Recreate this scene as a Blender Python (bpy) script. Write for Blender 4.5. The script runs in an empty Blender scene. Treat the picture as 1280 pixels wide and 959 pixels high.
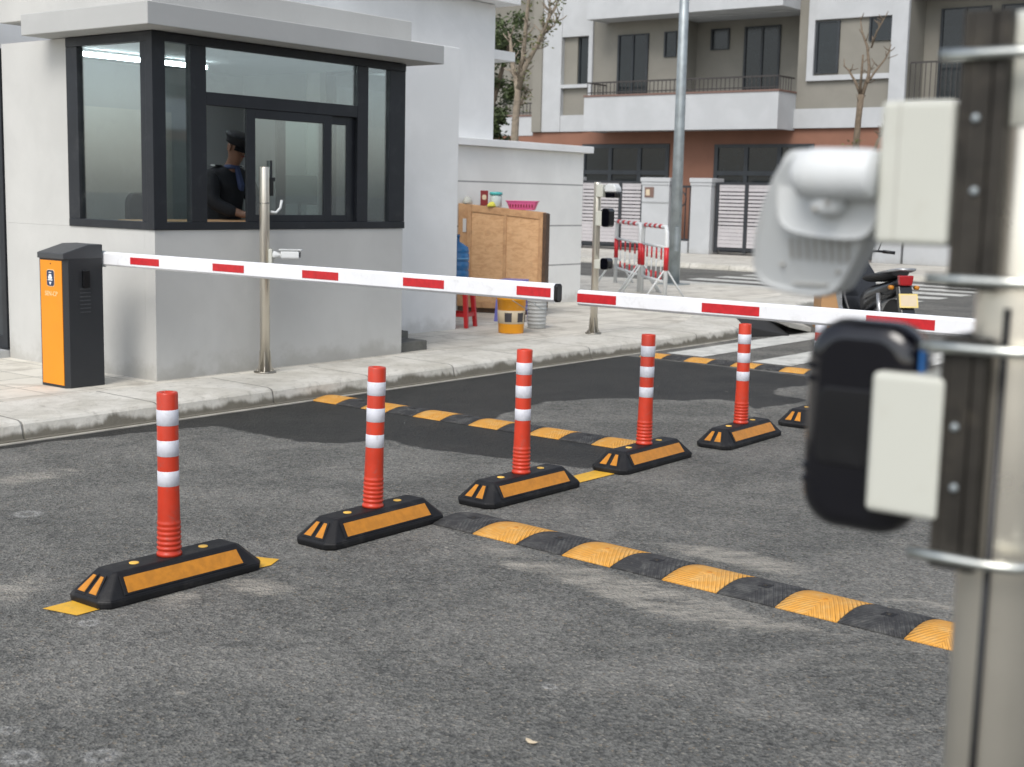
import bpy, bmesh, math, random
from mathutils import Vector, Matrix
random.seed(7)
R = math.radians
scene = bpy.context.scene

# ------------------------------------------------------------------ camera
H = 1.53
YAW, PITCH, ROLL = R(37.8), R(7.95), R(1.28)
F = Vector((math.cos(YAW)*math.cos(PITCH), math.sin(YAW)*math.cos(PITCH), -math.sin(PITCH)))
Rt = Vector((math.sin(YAW), -math.cos(YAW), 0))
Up = Rt.cross(F)
R2 = Rt*math.cos(ROLL)+Up*math.sin(ROLL)
U2 = -Rt*math.sin(ROLL)+Up*math.cos(ROLL)
cd = bpy.data.cameras.new('camera'); cam = bpy.data.objects.new('camera', cd)
scene.collection.objects.link(cam)
M = Matrix((R2, U2, -F)).transposed().to_4x4(); M.translation = Vector((0, 0, H))
cam.matrix_world = M
cd.sensor_width = 36; cd.lens = 1680/1280*36
cd.clip_start = 0.05; cd.clip_end = 2000
cd.dof.use_dof = True; cd.dof.focus_distance = 6.3; cd.dof.aperture_fstop = 5.0
scene.camera = cam

# ------------------------------------------------------------------ light
w = bpy.data.worlds.new('World'); scene.world = w; w.use_nodes = True
nt = w.node_tree; bg = nt.nodes['Background']
sky = nt.nodes.new('ShaderNodeTexSky'); sky.sky_type = 'NISHITA'; sky.sun_disc = False
SUN_EL, SUN_AZ = R(48), R(195)      # azimuth: direction to the sun, counted from +x towards +y
sky.sun_elevation = SUN_EL; sky.sun_rotation = R(90)-SUN_AZ
sky.air_density = 1.0; sky.dust_density = 2.0; sky.ozone_density = 1.0
hs = nt.nodes.new('ShaderNodeHueSaturation'); hs.inputs['Saturation'].default_value = 0.48
nt.links.new(sky.outputs[0], hs.inputs['Color']); nt.links.new(hs.outputs[0], bg.inputs['Color'])
bg.inputs['Strength'].default_value = 0.15
sd = bpy.data.lights.new('sun', 'SUN'); sd.energy = 1.25; sd.angle = R(28); sd.color = (1, .96, .9)
sun = bpy.data.objects.new('sun', sd); scene.collection.objects.link(sun)
sdir = Vector((math.cos(SUN_EL)*math.cos(SUN_AZ), math.cos(SUN_EL)*math.sin(SUN_AZ), math.sin(SUN_EL)))
sun.rotation_euler = sdir.to_track_quat('Z', 'Y').to_euler()
scene.view_settings.view_transform = 'Standard'; scene.view_settings.look = 'None'
scene.view_settings.exposure = 0.54; scene.view_settings.gamma = 1

# ------------------------------------------------------------------ materials
def _n(nt, t, **k):
    n = nt.nodes.new('ShaderNode'+t)
    for a, b in k.items(): setattr(n, a, b)
    return n
def _math(nt, op, a, b=None, clamp=False):
    n = _n(nt, 'Math', operation=op); n.use_clamp = clamp
    for i, v in enumerate((a, b)):
        if v is None: continue
        if isinstance(v, (int, float)): n.inputs[i].default_value = v
        else: nt.links.new(v, n.inputs[i])
    return n.outputs[0]
def _noise(nt, vec, scale, detail=4, rough=.55, dist=0):
    n = _n(nt, 'TexNoise'); n.inputs['Scale'].default_value = scale; n.inputs['Detail'].default_value = detail
    n.inputs['Roughness'].default_value = rough; n.inputs['Distortion'].default_value = dist
    nt.links.new(vec, n.inputs['Vector']); return n.outputs[0]
def _ramp(nt, fac, a, b):
    n = _n(nt, 'MapRange'); n.inputs[1].default_value = a; n.inputs[2].default_value = b; n.interpolation_type = 'SMOOTHSTEP'
    nt.links.new(fac, n.inputs[0]); return n.outputs[0]
def _mix(nt, fac, a, b, mode='MIX'):
    n = _n(nt, 'Mix', data_type='RGBA', blend_type=mode); n.clamp_factor = True
    for s, v in ((n.inputs[0], fac), (n.inputs[6], a), (n.inputs[7], b)):
        if isinstance(v, (int, float)): s.default_value = v
        elif isinstance(v, (tuple, list)): s.default_value = (*v[:3], 1)
        else: nt.links.new(v, s)
    return n.outputs[2]
def _base(name):
    m = bpy.data.materials.new(name); m.use_nodes = True
    nt = m.node_tree; b = nt.nodes['Principled BSDF']; return m, nt, b
def _pos(nt, obj=False):
    if obj: return _n(nt, 'TexCoord').outputs['Object']
    return _n(nt, 'NewGeometry').outputs['Position']
def _scale(nt, vec, s):
    n = _n(nt, 'VectorMath', operation='MULTIPLY'); n.inputs[1].default_value = s
    nt.links.new(vec, n.inputs[0]); return n.outputs[0]
def _bump(nt, b, h, strength, dist=.01):
    n = _n(nt, 'Bump'); n.inputs['Strength'].default_value = strength; n.inputs['Distance'].default_value = dist
    nt.links.new(h, n.inputs['Height']); nt.links.new(n.outputs[0], b.inputs['Normal'])

def pm(name, col, rough=.5, metal=0, var=.06, scale=3, bump=0, bscale=60, spec=.5, dirt=0, dcol=(.25, .22, .17), dscale=6, coat=0, obj=False):
    """painted / plastic / metal surface with worn colour and roughness"""
    m, nt, b = _base(name)
    p = _pos(nt, obj)
    n1 = _noise(nt, p, scale, 6); f = _ramp(nt, n1, .3, .7)
    c = _mix(nt, f, tuple(x*(1-var) for x in col), tuple(min(1, x*(1+var)) for x in col))
    if dirt:
        n2 = _noise(nt, p, dscale, 8, .65, .4); f2 = _ramp(nt, n2, .52, .75)
        c = _mix(nt, _math(nt, 'MULTIPLY', f2, dirt), c, dcol)
    nt.links.new(c, b.inputs['Base Color'])
    rr = _math(nt, 'ADD', _math(nt, 'MULTIPLY', _noise(nt, p, scale*5, 4), .16), rough-.08, True)
    nt.links.new(rr, b.inputs['Roughness'])
    b.inputs['Metallic'].default_value = metal; b.inputs['Specular IOR Level'].default_value = spec
    b.inputs['Coat Weight'].default_value = coat
    if bump: _bump(nt, b, _noise(nt, p, bscale, 5), bump, .004)
    return m

def m_asphalt():
    m, nt, b = _base('asphalt')
    p = _pos(nt)
    at = _n(nt, 'Attribute', attribute_name='wet').outputs['Fac']
    du = _n(nt, 'Attribute', attribute_name='dust').outputs['Fac']
    ri = None
    for cx, cy, r_ in ((2.72, 3.98, .045), (2.07, 2.99, .055), (1.93, 3.14, .06), (2.01, 3.33, .04), (3.48, 5.56, .08), (3.3, 2.38, .03), (1.86, 3.02, .03)):
        sb = _n(nt, 'VectorMath', operation='DISTANCE'); nt.links.new(p, sb.inputs[0]); sb.inputs[1].default_value = (cx, cy, 0)
        q = _math(nt, 'ABSOLUTE', _math(nt, 'SUBTRACT', sb.outputs['Value'], r_*.6)); q = _ramp(nt, q, r_*.75, 0.0)
        ri = q if ri is None else _math(nt, 'MAXIMUM', ri, q)
    v = _n(nt, 'TexVoronoi', feature='F1'); v.inputs['Scale'].default_value = 115; nt.links.new(p, v.inputs['Vector'])
    sep = _n(nt, 'SeparateColor'); nt.links.new(v.outputs['Color'], sep.inputs[0])
    g = sep.outputs[0]
    v2 = _n(nt, 'TexVoronoi', feature='F1'); v2.inputs['Scale'].default_value = 52; nt.links.new(p, v2.inputs['Vector'])
    sep2 = _n(nt, 'SeparateColor'); nt.links.new(v2.outputs['Color'], sep2.inputs[0])
    c = _mix(nt, g, (.048, .048, .045), (.285, .282, .258))
    c = _mix(nt, .45, c, _mix(nt, sep2.outputs[1], (.060, .060, .056), (.225, .220, .202)))
    # odd pale and ochre stones
    c = _mix(nt, _ramp(nt, sep.outputs[2], .965, .985), c, (.30, .28, .24))
    c = _mix(nt, _math(nt, 'MULTIPLY', _ramp(nt, sep.outputs[1], .97, .99), .6), c, (.26, .2, .13))
    fade = _ramp(nt, _noise(nt, p, 1.3, 8, .66, .8), .40, .62)
    c = _mix(nt, fade, _mix(nt, 1, c, (.77, .78, .78), 'MULTIPLY'), _mix(nt, .12, c, (.31, .30, .265)))
    c = _mix(nt, _math(nt, 'MULTIPLY', _ramp(nt, _noise(nt, p, 9, 8, .72, .3), .5, .68), .35), c, (.045, .046, .047))
    vr = _n(nt, 'VectorRotate', rotation_type='Z_AXIS'); vr.inputs['Angle'].default_value = R(48); nt.links.new(p, vr.inputs['Vector']); pr_ = vr.outputs[0]
    # rolled streaks and dusty smears
    st = _ramp(nt, _noise(nt, _scale(nt, pr_, (.7, 2.6, 1)), 2.4, 10, .74, .6), .52, .76)
    c = _mix(nt, _math(nt, 'MULTIPLY', st, .32), c, (.34, .33, .29))
    dn = _noise(nt, _scale(nt, pr_, (1.0, 3.2, 1)), 4.5, 10, .74, .8)
    dn2 = _noise(nt, p, 55, 6, .8)
    dm = _ramp(nt, _math(nt, 'ADD', du, _math(nt, 'ADD', _math(nt, 'MULTIPLY', _math(nt, 'SUBTRACT', dn, .5), 2.6), _math(nt, 'MULTIPLY', _math(nt, 'SUBTRACT', dn2, .5), 1.1))), .5, 1.35)
    dm = _math(nt, 'MULTIPLY', dm, _math(nt, 'SUBTRACT', 1.05, _math(nt, 'MULTIPLY', g, .45)))
    c = _mix(nt, _math(nt, 'MULTIPLY', dm, .8), c, (.43, .40, .34))
    rn = _noise(nt, p, 45, 8, .85)
    rm = _ramp(nt, _math(nt, 'ADD', _math(nt, 'MULTIPLY', ri, .42), _math(nt, 'MULTIPLY', _math(nt, 'SUBTRACT', rn, .5), 1.6)), .22, .5)
    c = _mix(nt, _math(nt, 'MULTIPLY', rm, .42), c, (.5, .5, .48))
    wn = _noise(nt, p, 5, 6, .6)
    wm = _ramp(nt, _math(nt, 'ADD', at, _math(nt, 'MULTIPLY', _math(nt, 'SUBTRACT', wn, .5), .35)), .47, .56)
    c = _mix(nt, wm, c, _mix(nt, 1, c, (.20, .20, .198), 'MULTIPLY'))
    sp = _n(nt, 'TexVoronoi', feature='F1'); sp.inputs['Scale'].default_value = 3.2; nt.links.new(_scale(nt, p, (1, 1, 0)), sp.inputs['Vector'])
    dot = _ramp(nt, _math(nt, 'ADD', sp.outputs['Distance'], _math(nt, 'MULTIPLY', rn, .04)), .062, .045)
    s3 = _n(nt, 'SeparateColor'); nt.links.new(sp.outputs['Color'], s3.inputs[0])
    dot = _math(nt, 'MULTIPLY', dot, _ramp(nt, s3.outputs[0], .6, .7))
    c = _mix(nt, _math(nt, 'MULTIPLY', dot, .6), c, (.5, .47, .4))
    nt.links.new(c, b.inputs['Base Color'])
    ro = _math(nt, 'SUBTRACT', .86, _math(nt, 'MULTIPLY', wm, .28)); nt.links.new(ro, b.inputs['Roughness'])
    b.inputs['Specular IOR Level'].default_value = .35
    _bump(nt, b, _math(nt, 'ADD', v.outputs['Distance'], _math(nt, 'MULTIPLY', v2.outputs['Distance'], 1.2)), .9, .008)
    return m

def m_paving(name='paving', tile=.4, cA=(.58, .55, .475), cB=(.70, .67, .59), off=(0, 0)):
    m, nt, b = _base(name)
    p = _pos(nt)
    br = _n(nt, 'TexBrick'); br.offset = .0; br.inputs['Scale'].default_value = 1
    br.inputs['Brick Width'].default_value = tile; br.inputs['Row Height'].default_value = tile
    br.inputs['Mortar Size'].default_value = .006; br.inputs['Mortar Smooth'].default_value = .3
    br.inputs['Color1'].default_value = (*cA, 1); br.inputs['Color2'].default_value = (*cB, 1); br.inputs['Mortar'].default_value = (.2, .19, .165, 1)
    nt.links.new(p, br.inputs['Vector'])
    c = _mix(nt, _ramp(nt, _noise(nt, p, 2.2, 8, .65, .7), .45, .75), br.outputs['Color'], (.34, .31, .26))
    c = _mix(nt, _math(nt, 'MULTIPLY', _ramp(nt, _noise(nt, p, 9, 8, .7), .5, .8), .4), c, (.26, .23, .19))
    c = _mix(nt, _math(nt, 'MULTIPLY', _noise(nt, p, 140, 3), .3), c, (.45, .43, .38))
    nt.links.new(c, b.inputs['Base Color']); b.inputs['Roughness'].default_value = .85
    _bump(nt, b, _math(nt, 'ADD', _math(nt, 'MULTIPLY', br.outputs['Fac'], -1), _math(nt, 'MULTIPLY', _noise(nt, p, 80, 4), .4)), .5, .006)
    return m

def m_kerb():
    m, nt, b = _base('kerb_concrete')
    p = _pos(nt); uv = _n(nt, 'UVMap').outputs[0]
    su = _n(nt, 'SeparateXYZ'); nt.links.new(uv, su.inputs[0])
    sp = _n(nt, 'SeparateXYZ'); nt.links.new(p, sp.inputs[0])
    c = _mix(nt, _ramp(nt, _noise(nt, p, 3, 8, .65, .5), .35, .7), (.62, .60, .54), (.47, .45, .39))
    c = _mix(nt, _math(nt, 'MULTIPLY', _ramp(nt, _noise(nt, p, 14, 8, .7, .5), .5, .72), .55), c, (.24, .225, .19))
    # joints between kerb stones
    fr = _math(nt, 'ABSOLUTE', _math(nt, 'SUBTRACT', _math(nt, 'FRACT', su.outputs[0]), .5))
    jn = _ramp(nt, fr, .011, .003)
    c = _mix(nt, _math(nt, 'MULTIPLY', jn, .7), c, (.1, .095, .08))
    # damp grime climbing up the face
    gz = _math(nt, 'ADD', sp.outputs[2], _math(nt, 'MULTIPLY', _math(nt, 'SUBTRACT', _noise(nt, _scale(nt, p, (1, 1, .2)), 3.2, 4, .6, .5), .5), .20))
    gm = _math(nt, 'MULTIPLY', _ramp(nt, gz, .080, .040), _ramp(nt, sp.outputs[0], 24, 12))
    c = _mix(nt, _math(nt, 'MULTIPLY', gm, .88), c, (.105, .094, .068))
    nt.links.new(c, b.inputs['Base Color']); b.inputs['Roughness'].default_value = .88
    _bump(nt, b, _math(nt, 'SUBTRACT', _noise(nt, p, 40, 6, .7), jn), .6, .012)
    return m

def m_plaster(name, col, groove=None, stain=.35):
    m, nt, b = _base(name)
    p = _pos(nt)
    c = _mix(nt, _ramp(nt, _noise(nt, p, 1.3, 6, .6, .4), .35, .7), tuple(x*.94 for x in col), tuple(min(x*1.04, .84) for x in col))
    sp = _n(nt, 'SeparateXYZ'); nt.links.new(p, sp.inputs[0])
    gz = _math(nt, 'ADD', sp.outputs[2], _math(nt, 'MULTIPLY', _math(nt, 'SUBTRACT', _noise(nt, p, 4, 7, .7), .5), .5))
    gm = _ramp(nt, gz, .3, .12)
    c = _mix(nt, _math(nt, 'MULTIPLY', gm, stain), c, (.22, .20, .16))
    run = _ramp(nt, _noise(nt, _scale(nt, p, (6, 6, .6)), 2, 7, .7), .6, .85)
    c = _mix(nt, _math(nt, 'MULTIPLY', run, .12), c, (.3, .29, .27))
    if groove:
        gr = None
        for z in groove:
            d = _math(nt, 'ABSOLUTE', _math(nt, 'SUBTRACT', sp.outputs[2], z)); r_ = _ramp(nt, d, .012, .005)
            gr = r_ if gr is None else _math(nt, 'MAXIMUM', gr, r_)
        c = _mix(nt, _math(nt, 'MULTIPLY', gr, .75), c, (.14, .14, .14))
    nt.links.new(c, b.inputs['Base Color']); b.inputs['Roughness'].default_value = .8; b.inputs['Specular IOR Level'].default_value = .3
    _bump(nt, b, _math(nt, 'ADD', _noise(nt, p, 30, 6, .65), _math(nt, 'MULTIPLY', _noise(nt, p, 2.5, 3), 1.2)), .18, .005)
    return m

def m_glass(name='glass', tint=(.90, .95, .94), f0=.17):
    m = bpy.data.materials.new(name); m.use_nodes = True; nt = m.node_tree
    nt.nodes.remove(nt.nodes['Principled BSDF']); out = nt.nodes['Material Output']
    tr = _n(nt, 'BsdfTransparent'); tr.inputs[0].default_value = (*tint, 1)
    gl = _n(nt, 'BsdfGlossy'); gl.inputs['Roughness'].default_value = .03; gl.inputs[0].default_value = (.95, .98, 1, 1)
    lw = _n(nt, 'LayerWeight'); lw.inputs[0].default_value = .5
    f = _math(nt, 'POWER', lw.outputs['Facing'], 4.0); p = _pos(nt)
    sm = _math(nt, 'MULTIPLY', _ramp(nt, _noise(nt, p, 3.5, 7, .7, .8), .5, .8), .05)
    f = _math(nt, 'ADD', _math(nt, 'MULTIPLY', f, .8), f0, True)
    mx = _n(nt, 'MixShader'); nt.links.new(f, mx.inputs[0]); nt.links.new(tr.outputs[0], mx.inputs[1]); nt.links.new(gl.outputs[0], mx.inputs[2])
    df = _n(nt, 'BsdfDiffuse'); df.inputs[0].default_value = (.6, .6, .58, 1)
    m2 = _n(nt, 'MixShader'); nt.links.new(sm, m2.inputs[0]); nt.links.new(mx.outputs[0], m2.inputs[1]); nt.links.new(df.outputs[0], m2.inputs[2])
    nt.links.new(m2.outputs[0], out.inputs[0])
    return m

def m_bump(name, cA, cB, worn):
    """rubber speed bump module: diagonal ribs either side of the bolt, in object space"""
    m, nt, b = _base(name)
    p = _pos(nt); uv = _n(nt, 'UVMap').outputs[0]
    su = _n(nt, 'SeparateXYZ'); nt.links.new(uv, su.inputs[0])
    u, v = su.outputs[0], su.outputs[1]
    au = _math(nt, 'ABSOLUTE', _math(nt, 'SUBTRACT', u, .5))
    ch = _math(nt, 'ADD', _math(nt, 'MULTIPLY', au, 13.0), _math(nt, 'MULTIPLY', v, 9.0))
    st = _math(nt, 'ABSOLUTE', _math(nt, 'SUBTRACT', _math(nt, 'FRACT', ch), .5)); rib = _ramp(nt, st, .12, .34)
    c = _mix(nt, _ramp(nt, _noise(nt, p, 14, 8, .7, .5), .42, .7), cA, cB)
    c = _mix(nt, _math(nt, 'MULTIPLY', _math(nt, 'SUBTRACT', 1, rib), .22), c, tuple(x*.55 for x in cA))
    c = _mix(nt, _math(nt, 'MULTIPLY', _ramp(nt, _noise(nt, p, 45, 8, .75), .56, .72), worn), c, (.22, .20, .17))
    nt.links.new(c, b.inputs['Base Color']); b.inputs['Roughness'].default_value = .75
    _bump(nt, b, _math(nt, 'ADD', rib, _math(nt, 'MULTIPLY', _noise(nt, p, 90, 4), .3)), .8, .006)
    return m

def m_wood(name, cA, cB, sc=(3, 30, 3)):
    m, nt, b = _base(name)
    p = _pos(nt, True)
    n = _noise(nt, _scale(nt, p, sc), 2.5, 8, .65, 1.2)
    c = _mix(nt, _ramp(nt, n, .35, .7), cA, cB)
    c = _mix(nt, _math(nt, 'MULTIPLY', _ramp(nt, _noise(nt, p, 9, 6), .58, .72), .35), c, tuple(x*.5 for x in cA))
    nt.links.new(c, b.inputs['Base Color']); b.inputs['Roughness'].default_value = .7
    _bump(nt, b, n, .25, .004)
    return m

def m_emit(name, col, s):
    m, nt, b = _base(name)
    b.inputs['Base Color'].default_value = (.8, .8, .8, 1)
    b.inputs['Emission Color'].default_value = (*col, 1); b.inputs['Emission Strength'].default_value = s
    return m

MT = {}
MT['asphalt'] = m_asphalt()
MT['paving'] = m_paving()
MT['paving_far'] = m_paving('paving_far', .5, (.50, .48, .43), (.60, .58, .52))
MT['kerb'] = m_kerb()
MT['line_white'] = pm('road_paint_white', (.56, .56, .52), .7, var=.12, scale=6, dirt=.85, dcol=(.2, .19, .17), dscale=5, bump=.3, bscale=150)
MT['line_yellow'] = pm('road_paint_yellow', (.72, .40, .03), .6, var=.1, scale=8, dirt=.5, dcol=(.2, .17, .1), dscale=30, bump=.4, bscale=150)
MT['gutter'] = pm('gutter_edge', (.40, .38, .33), .85, var=.2, scale=5, dirt=.8, dscale=8)
MT['booth'] = m_plaster('booth_plaster', (.50, .50, .48))
MT['wall'] = m_plaster('wall_plaster', (.80, .81, .80), stain=.3)
MT['canopy'] = m_plaster('canopy_plaster', (.44, .445, .435), stain=.2)
MT['boundary'] = m_plaster('boundary_plaster', (.80, .80, .77), groove=(.636, 1.153, 1.69))
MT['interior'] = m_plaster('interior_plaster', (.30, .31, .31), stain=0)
MT['frame'] = pm('dark_aluminium', (.008, .010, .014), .45, var=.15, dirt=.15, dcol=(.1, .1, .1))
MT['glass'] = m_glass()
MT['stone'] = pm('dark_step_stone', (.11, .11, .10), .8, var=.2, scale=12, dirt=.6, dcol=(.2, .19, .16), bump=.4)
MT['cab_grey'] = pm('cabinet_grey', (.022, .024, .027), .5, var=.08, bump=.12, bscale=400)
MT['cab_lid'] = pm('cabinet_lid', (.05, .053, .057), .5, var=.08)
MT['orange'] = pm('cabinet_orange', (.76, .26, .003), .42, var=.03, scale=4)
MT['navy'] = pm('navy_print', (.015, .03, .08), .4)
MT['white_print'] = pm('white_print', (.75, .76, .76), .5)
MT['pale_print'] = pm('pale_print', (.85, .62, .35), .6)
MT['blackp'] = pm('black_plastic', (.004, .004, .005), .3, var=.2, dirt=.1, dcol=(.1, .1, .1))
MT['boom'] = pm('boom_white', (.78, .79, .81), .4, var=.03, dirt=.3, dcol=(.45, .44, .41), dscale=14)
MT['boom_red'] = pm('reflective_red', (.50, .012, .018), .4, var=.12, scale=30)
MT['post_red'] = pm('post_red', (.54, .040, .014), .36, var=.10, scale=7, dirt=.5, dcol=(.27, .10, .08), dscale=22, bump=.1, bscale=60)
MT['post_white'] = pm('reflective_white', (.60, .61, .66), .45, var=.06, scale=30, dirt=.4, dcol=(.36, .34, .31), dscale=26, bump=.15, bscale=200)
MT['rubber'] = pm('black_rubber', (.008, .008, .009), .55, spec=.35, var=.25, scale=9, dirt=.35, dcol=(.09, .085, .075), dscale=9, bump=.25, bscale=120)
MT['amber'] = pm('amber_reflector', (.50, .195, .012), .45, var=.12, scale=30, dirt=.2, dcol=(.28, .13, .03), dscale=90, bump=.25, bscale=250)
MT['yellow_dot'] = pm('yellow_plug', (.80, .48, .08), .5)
MT['bump_black'] = m_bump('bump_black', (.030, .030, .031), (.10, .10, .094), .6)
MT['bump_yellow'] = m_bump('bump_yellow', (.70, .33, .05), (.72, .42, .13), .45)
MT['steel'] = pm('stainless_steel', (.68, .64, .56), .33, metal=.85, var=.08, scale=2)
MT['steel_dirty'] = pm('weathered_steel', (.36, .34, .30), .38, metal=1, var=.2, scale=6, dirt=.4, dcol=(.2, .17, .12))
MT['steel_near'] = pm('brushed_steel', (.72, .68, .59), .30, metal=.8, var=.1, scale=3)
MT['galv'] = pm('galvanised_steel', (.36, .40, .41), .5, metal=.6, var=.15, scale=5, dirt=.3, dcol=(.3, .3, .28))
MT['bracket'] = pm('bracket_steel', (.038, .034, .028), .55, metal=.5, var=.3, scale=20, dirt=.5, dcol=(.10, .085, .065), dscale=25)
MT['rod'] = pm('zinc_rod', (.60, .62, .58), .3, metal=1, var=.1, scale=20)
MT['boxw'] = pm('junction_box_plastic', (.53, .535, .475), .5, var=.03, dirt=.25, dcol=(.42, .40, .33), dscale=25)
MT['camw'] = pm('camera_white_plastic', (.62, .64, .64), .55, var=.03, dirt=.2, dcol=(.45, .44, .40), dscale=30)
MT['camdark'] = pm('camera_grey_plastic', (.38, .37, .34), .55, var=.04)
MT['blackgloss'] = pm('black_gloss', (.003, .003, .005), .10, var=.2, coat=.3)
MT['blueled'] = pm('blue_plastic', (.02, .12, .35), .3)
MT['facade'] = m_plaster('taupe_plaster', (.235, .225, .195), stain=.1)
MT['facade_white'] = m_plaster('facade_white_paint', (.46, .475, .485), stain=.2)
MT['terracotta'] = m_plaster('terracotta_plaster', (.25, .125, .085), stain=.1)
MT['brown_cap'] = pm('brown_cap', (.17, .105, .085), .7)
MT['door_dark'] = pm('dark_door', (.026, .031, .036), .45, var=.15)
MT['pane_dark'] = pm('dark_pane', (.010, .014, .017), .12, var=.1)
MT['slat'] = pm('gate_slat', (.46, .44, .45), .5, dirt=.2)
MT['gate_dark'] = pm('gate_dark', (.022, .025, .03), .5)
MT['rail'] = pm('iron_rail', (.04, .035, .033), .5)
MT['ply'] = m_wood('plywood', (.68, .42, .22), (.54, .30, .14), (3, 3, 9))
MT['ply_frame'] = m_wood('timber_frame', (.56, .33, .165), (.42, .23, .11))
MT['ply_dark'] = m_wood('dark_timber', (.10, .055, .03), (.06, .035, .02))
MT['red_plastic'] = pm('red_plastic', (.48, .02, .022), .4)
MT['darkred'] = pm('dark_red_tin', (.20, .012, .015), .4)
MT['blue_water'] = pm('blue_bottle_plastic', (.02, .11, .26), .2, var=.2)
MT['blue_lt'] = pm('light_blue_plastic', (.10, .26, .45), .25)
MT['lilac'] = pm('lilac_plastic', (.17, .18, .50), .4)
MT['paint_yellow'] = pm('bucket_yellow', (.80, .33, .01), .4, dirt=.2, dcol=(.6, .5, .3), dscale=15)
MT['bucket_grey'] = pm('bucket_grey', (.42, .43, .42), .5, dirt=.4, dcol=(.25, .25, .24), dscale=12)
MT['label_dark'] = pm('label_dark', (.05, .045, .05), .5)
MT['label_pale'] = pm('label_pale', (.6, .5, .35), .5)
MT['pink'] = pm('pink_plastic', (.72, .13, .30), .4)
MT['teal'] = pm('teal_lid', (.06, .42, .40), .4)
MT['jar'] = pm('jar_plastic', (.5, .56, .53), .3)
MT['limey'] = pm('lime_cloth', (.65, .6, .08), .7)
MT['carton'] = pm('carton', (.42, .24, .11), .8, var=.1)
MT['bark'] = pm('bark', (.15, .115, .08), .85, var=.25, scale=18, bump=.6, bscale=30)
MT['bark_pale'] = pm('pale_bark', (.27, .225, .17), .85, var=.2, scale=14, bump=.6, bscale=30)
MT['leaf'] = pm('leaf', (.060, .085, .028), .6, var=.35, scale=4)
MT['leaf_dry'] = pm('young_leaf', (.13, .14, .05), .6, var=.35, scale=6)
MT['bike_black'] = pm('bike_black', (.005, .006, .008), .3, var=.2, coat=.3)
MT['bike_seat'] = pm('bike_seat', (.009, .009, .010), .65)
MT['bike_silver'] = pm('bike_silver', (.42, .43, .44), .3, metal=.7)
MT['tyre'] = pm('tyre', (.015, .015, .015), .8)
MT['taillight'] = pm('taillight', (.32, .012, .015), .2)
MT['plate'] = pm('plate_yellow', (.70, .55, .20), .5)
MT['cloth_navy'] = pm('guard_jacket', (.005, .006, .010), .8, var=.2, scale=12, bump=.3, bscale=40)
MT['shirt_blue'] = pm('guard_shirt', (.03, .045, .11), .8)
MT['skin'] = pm('skin', (.20, .105, .07), .55, var=.08)
MT['hair'] = pm('hair', (.01, .009, .008), .6)
MT['paper'] = pm('paper', (.6, .6, .58), .7)
MT['gold'] = pm('gold_badge', (.65, .48, .12), .4, metal=.6)
MT['rust_black'] = pm('dark_scrap', (.02, .02, .02), .9)
MT['slab'] = pm('concrete_slab', (.44, .43, .39), .85, var=.12, dirt=.5, dcol=(.22, .2, .17), dscale=8, bump=.4)

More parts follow.
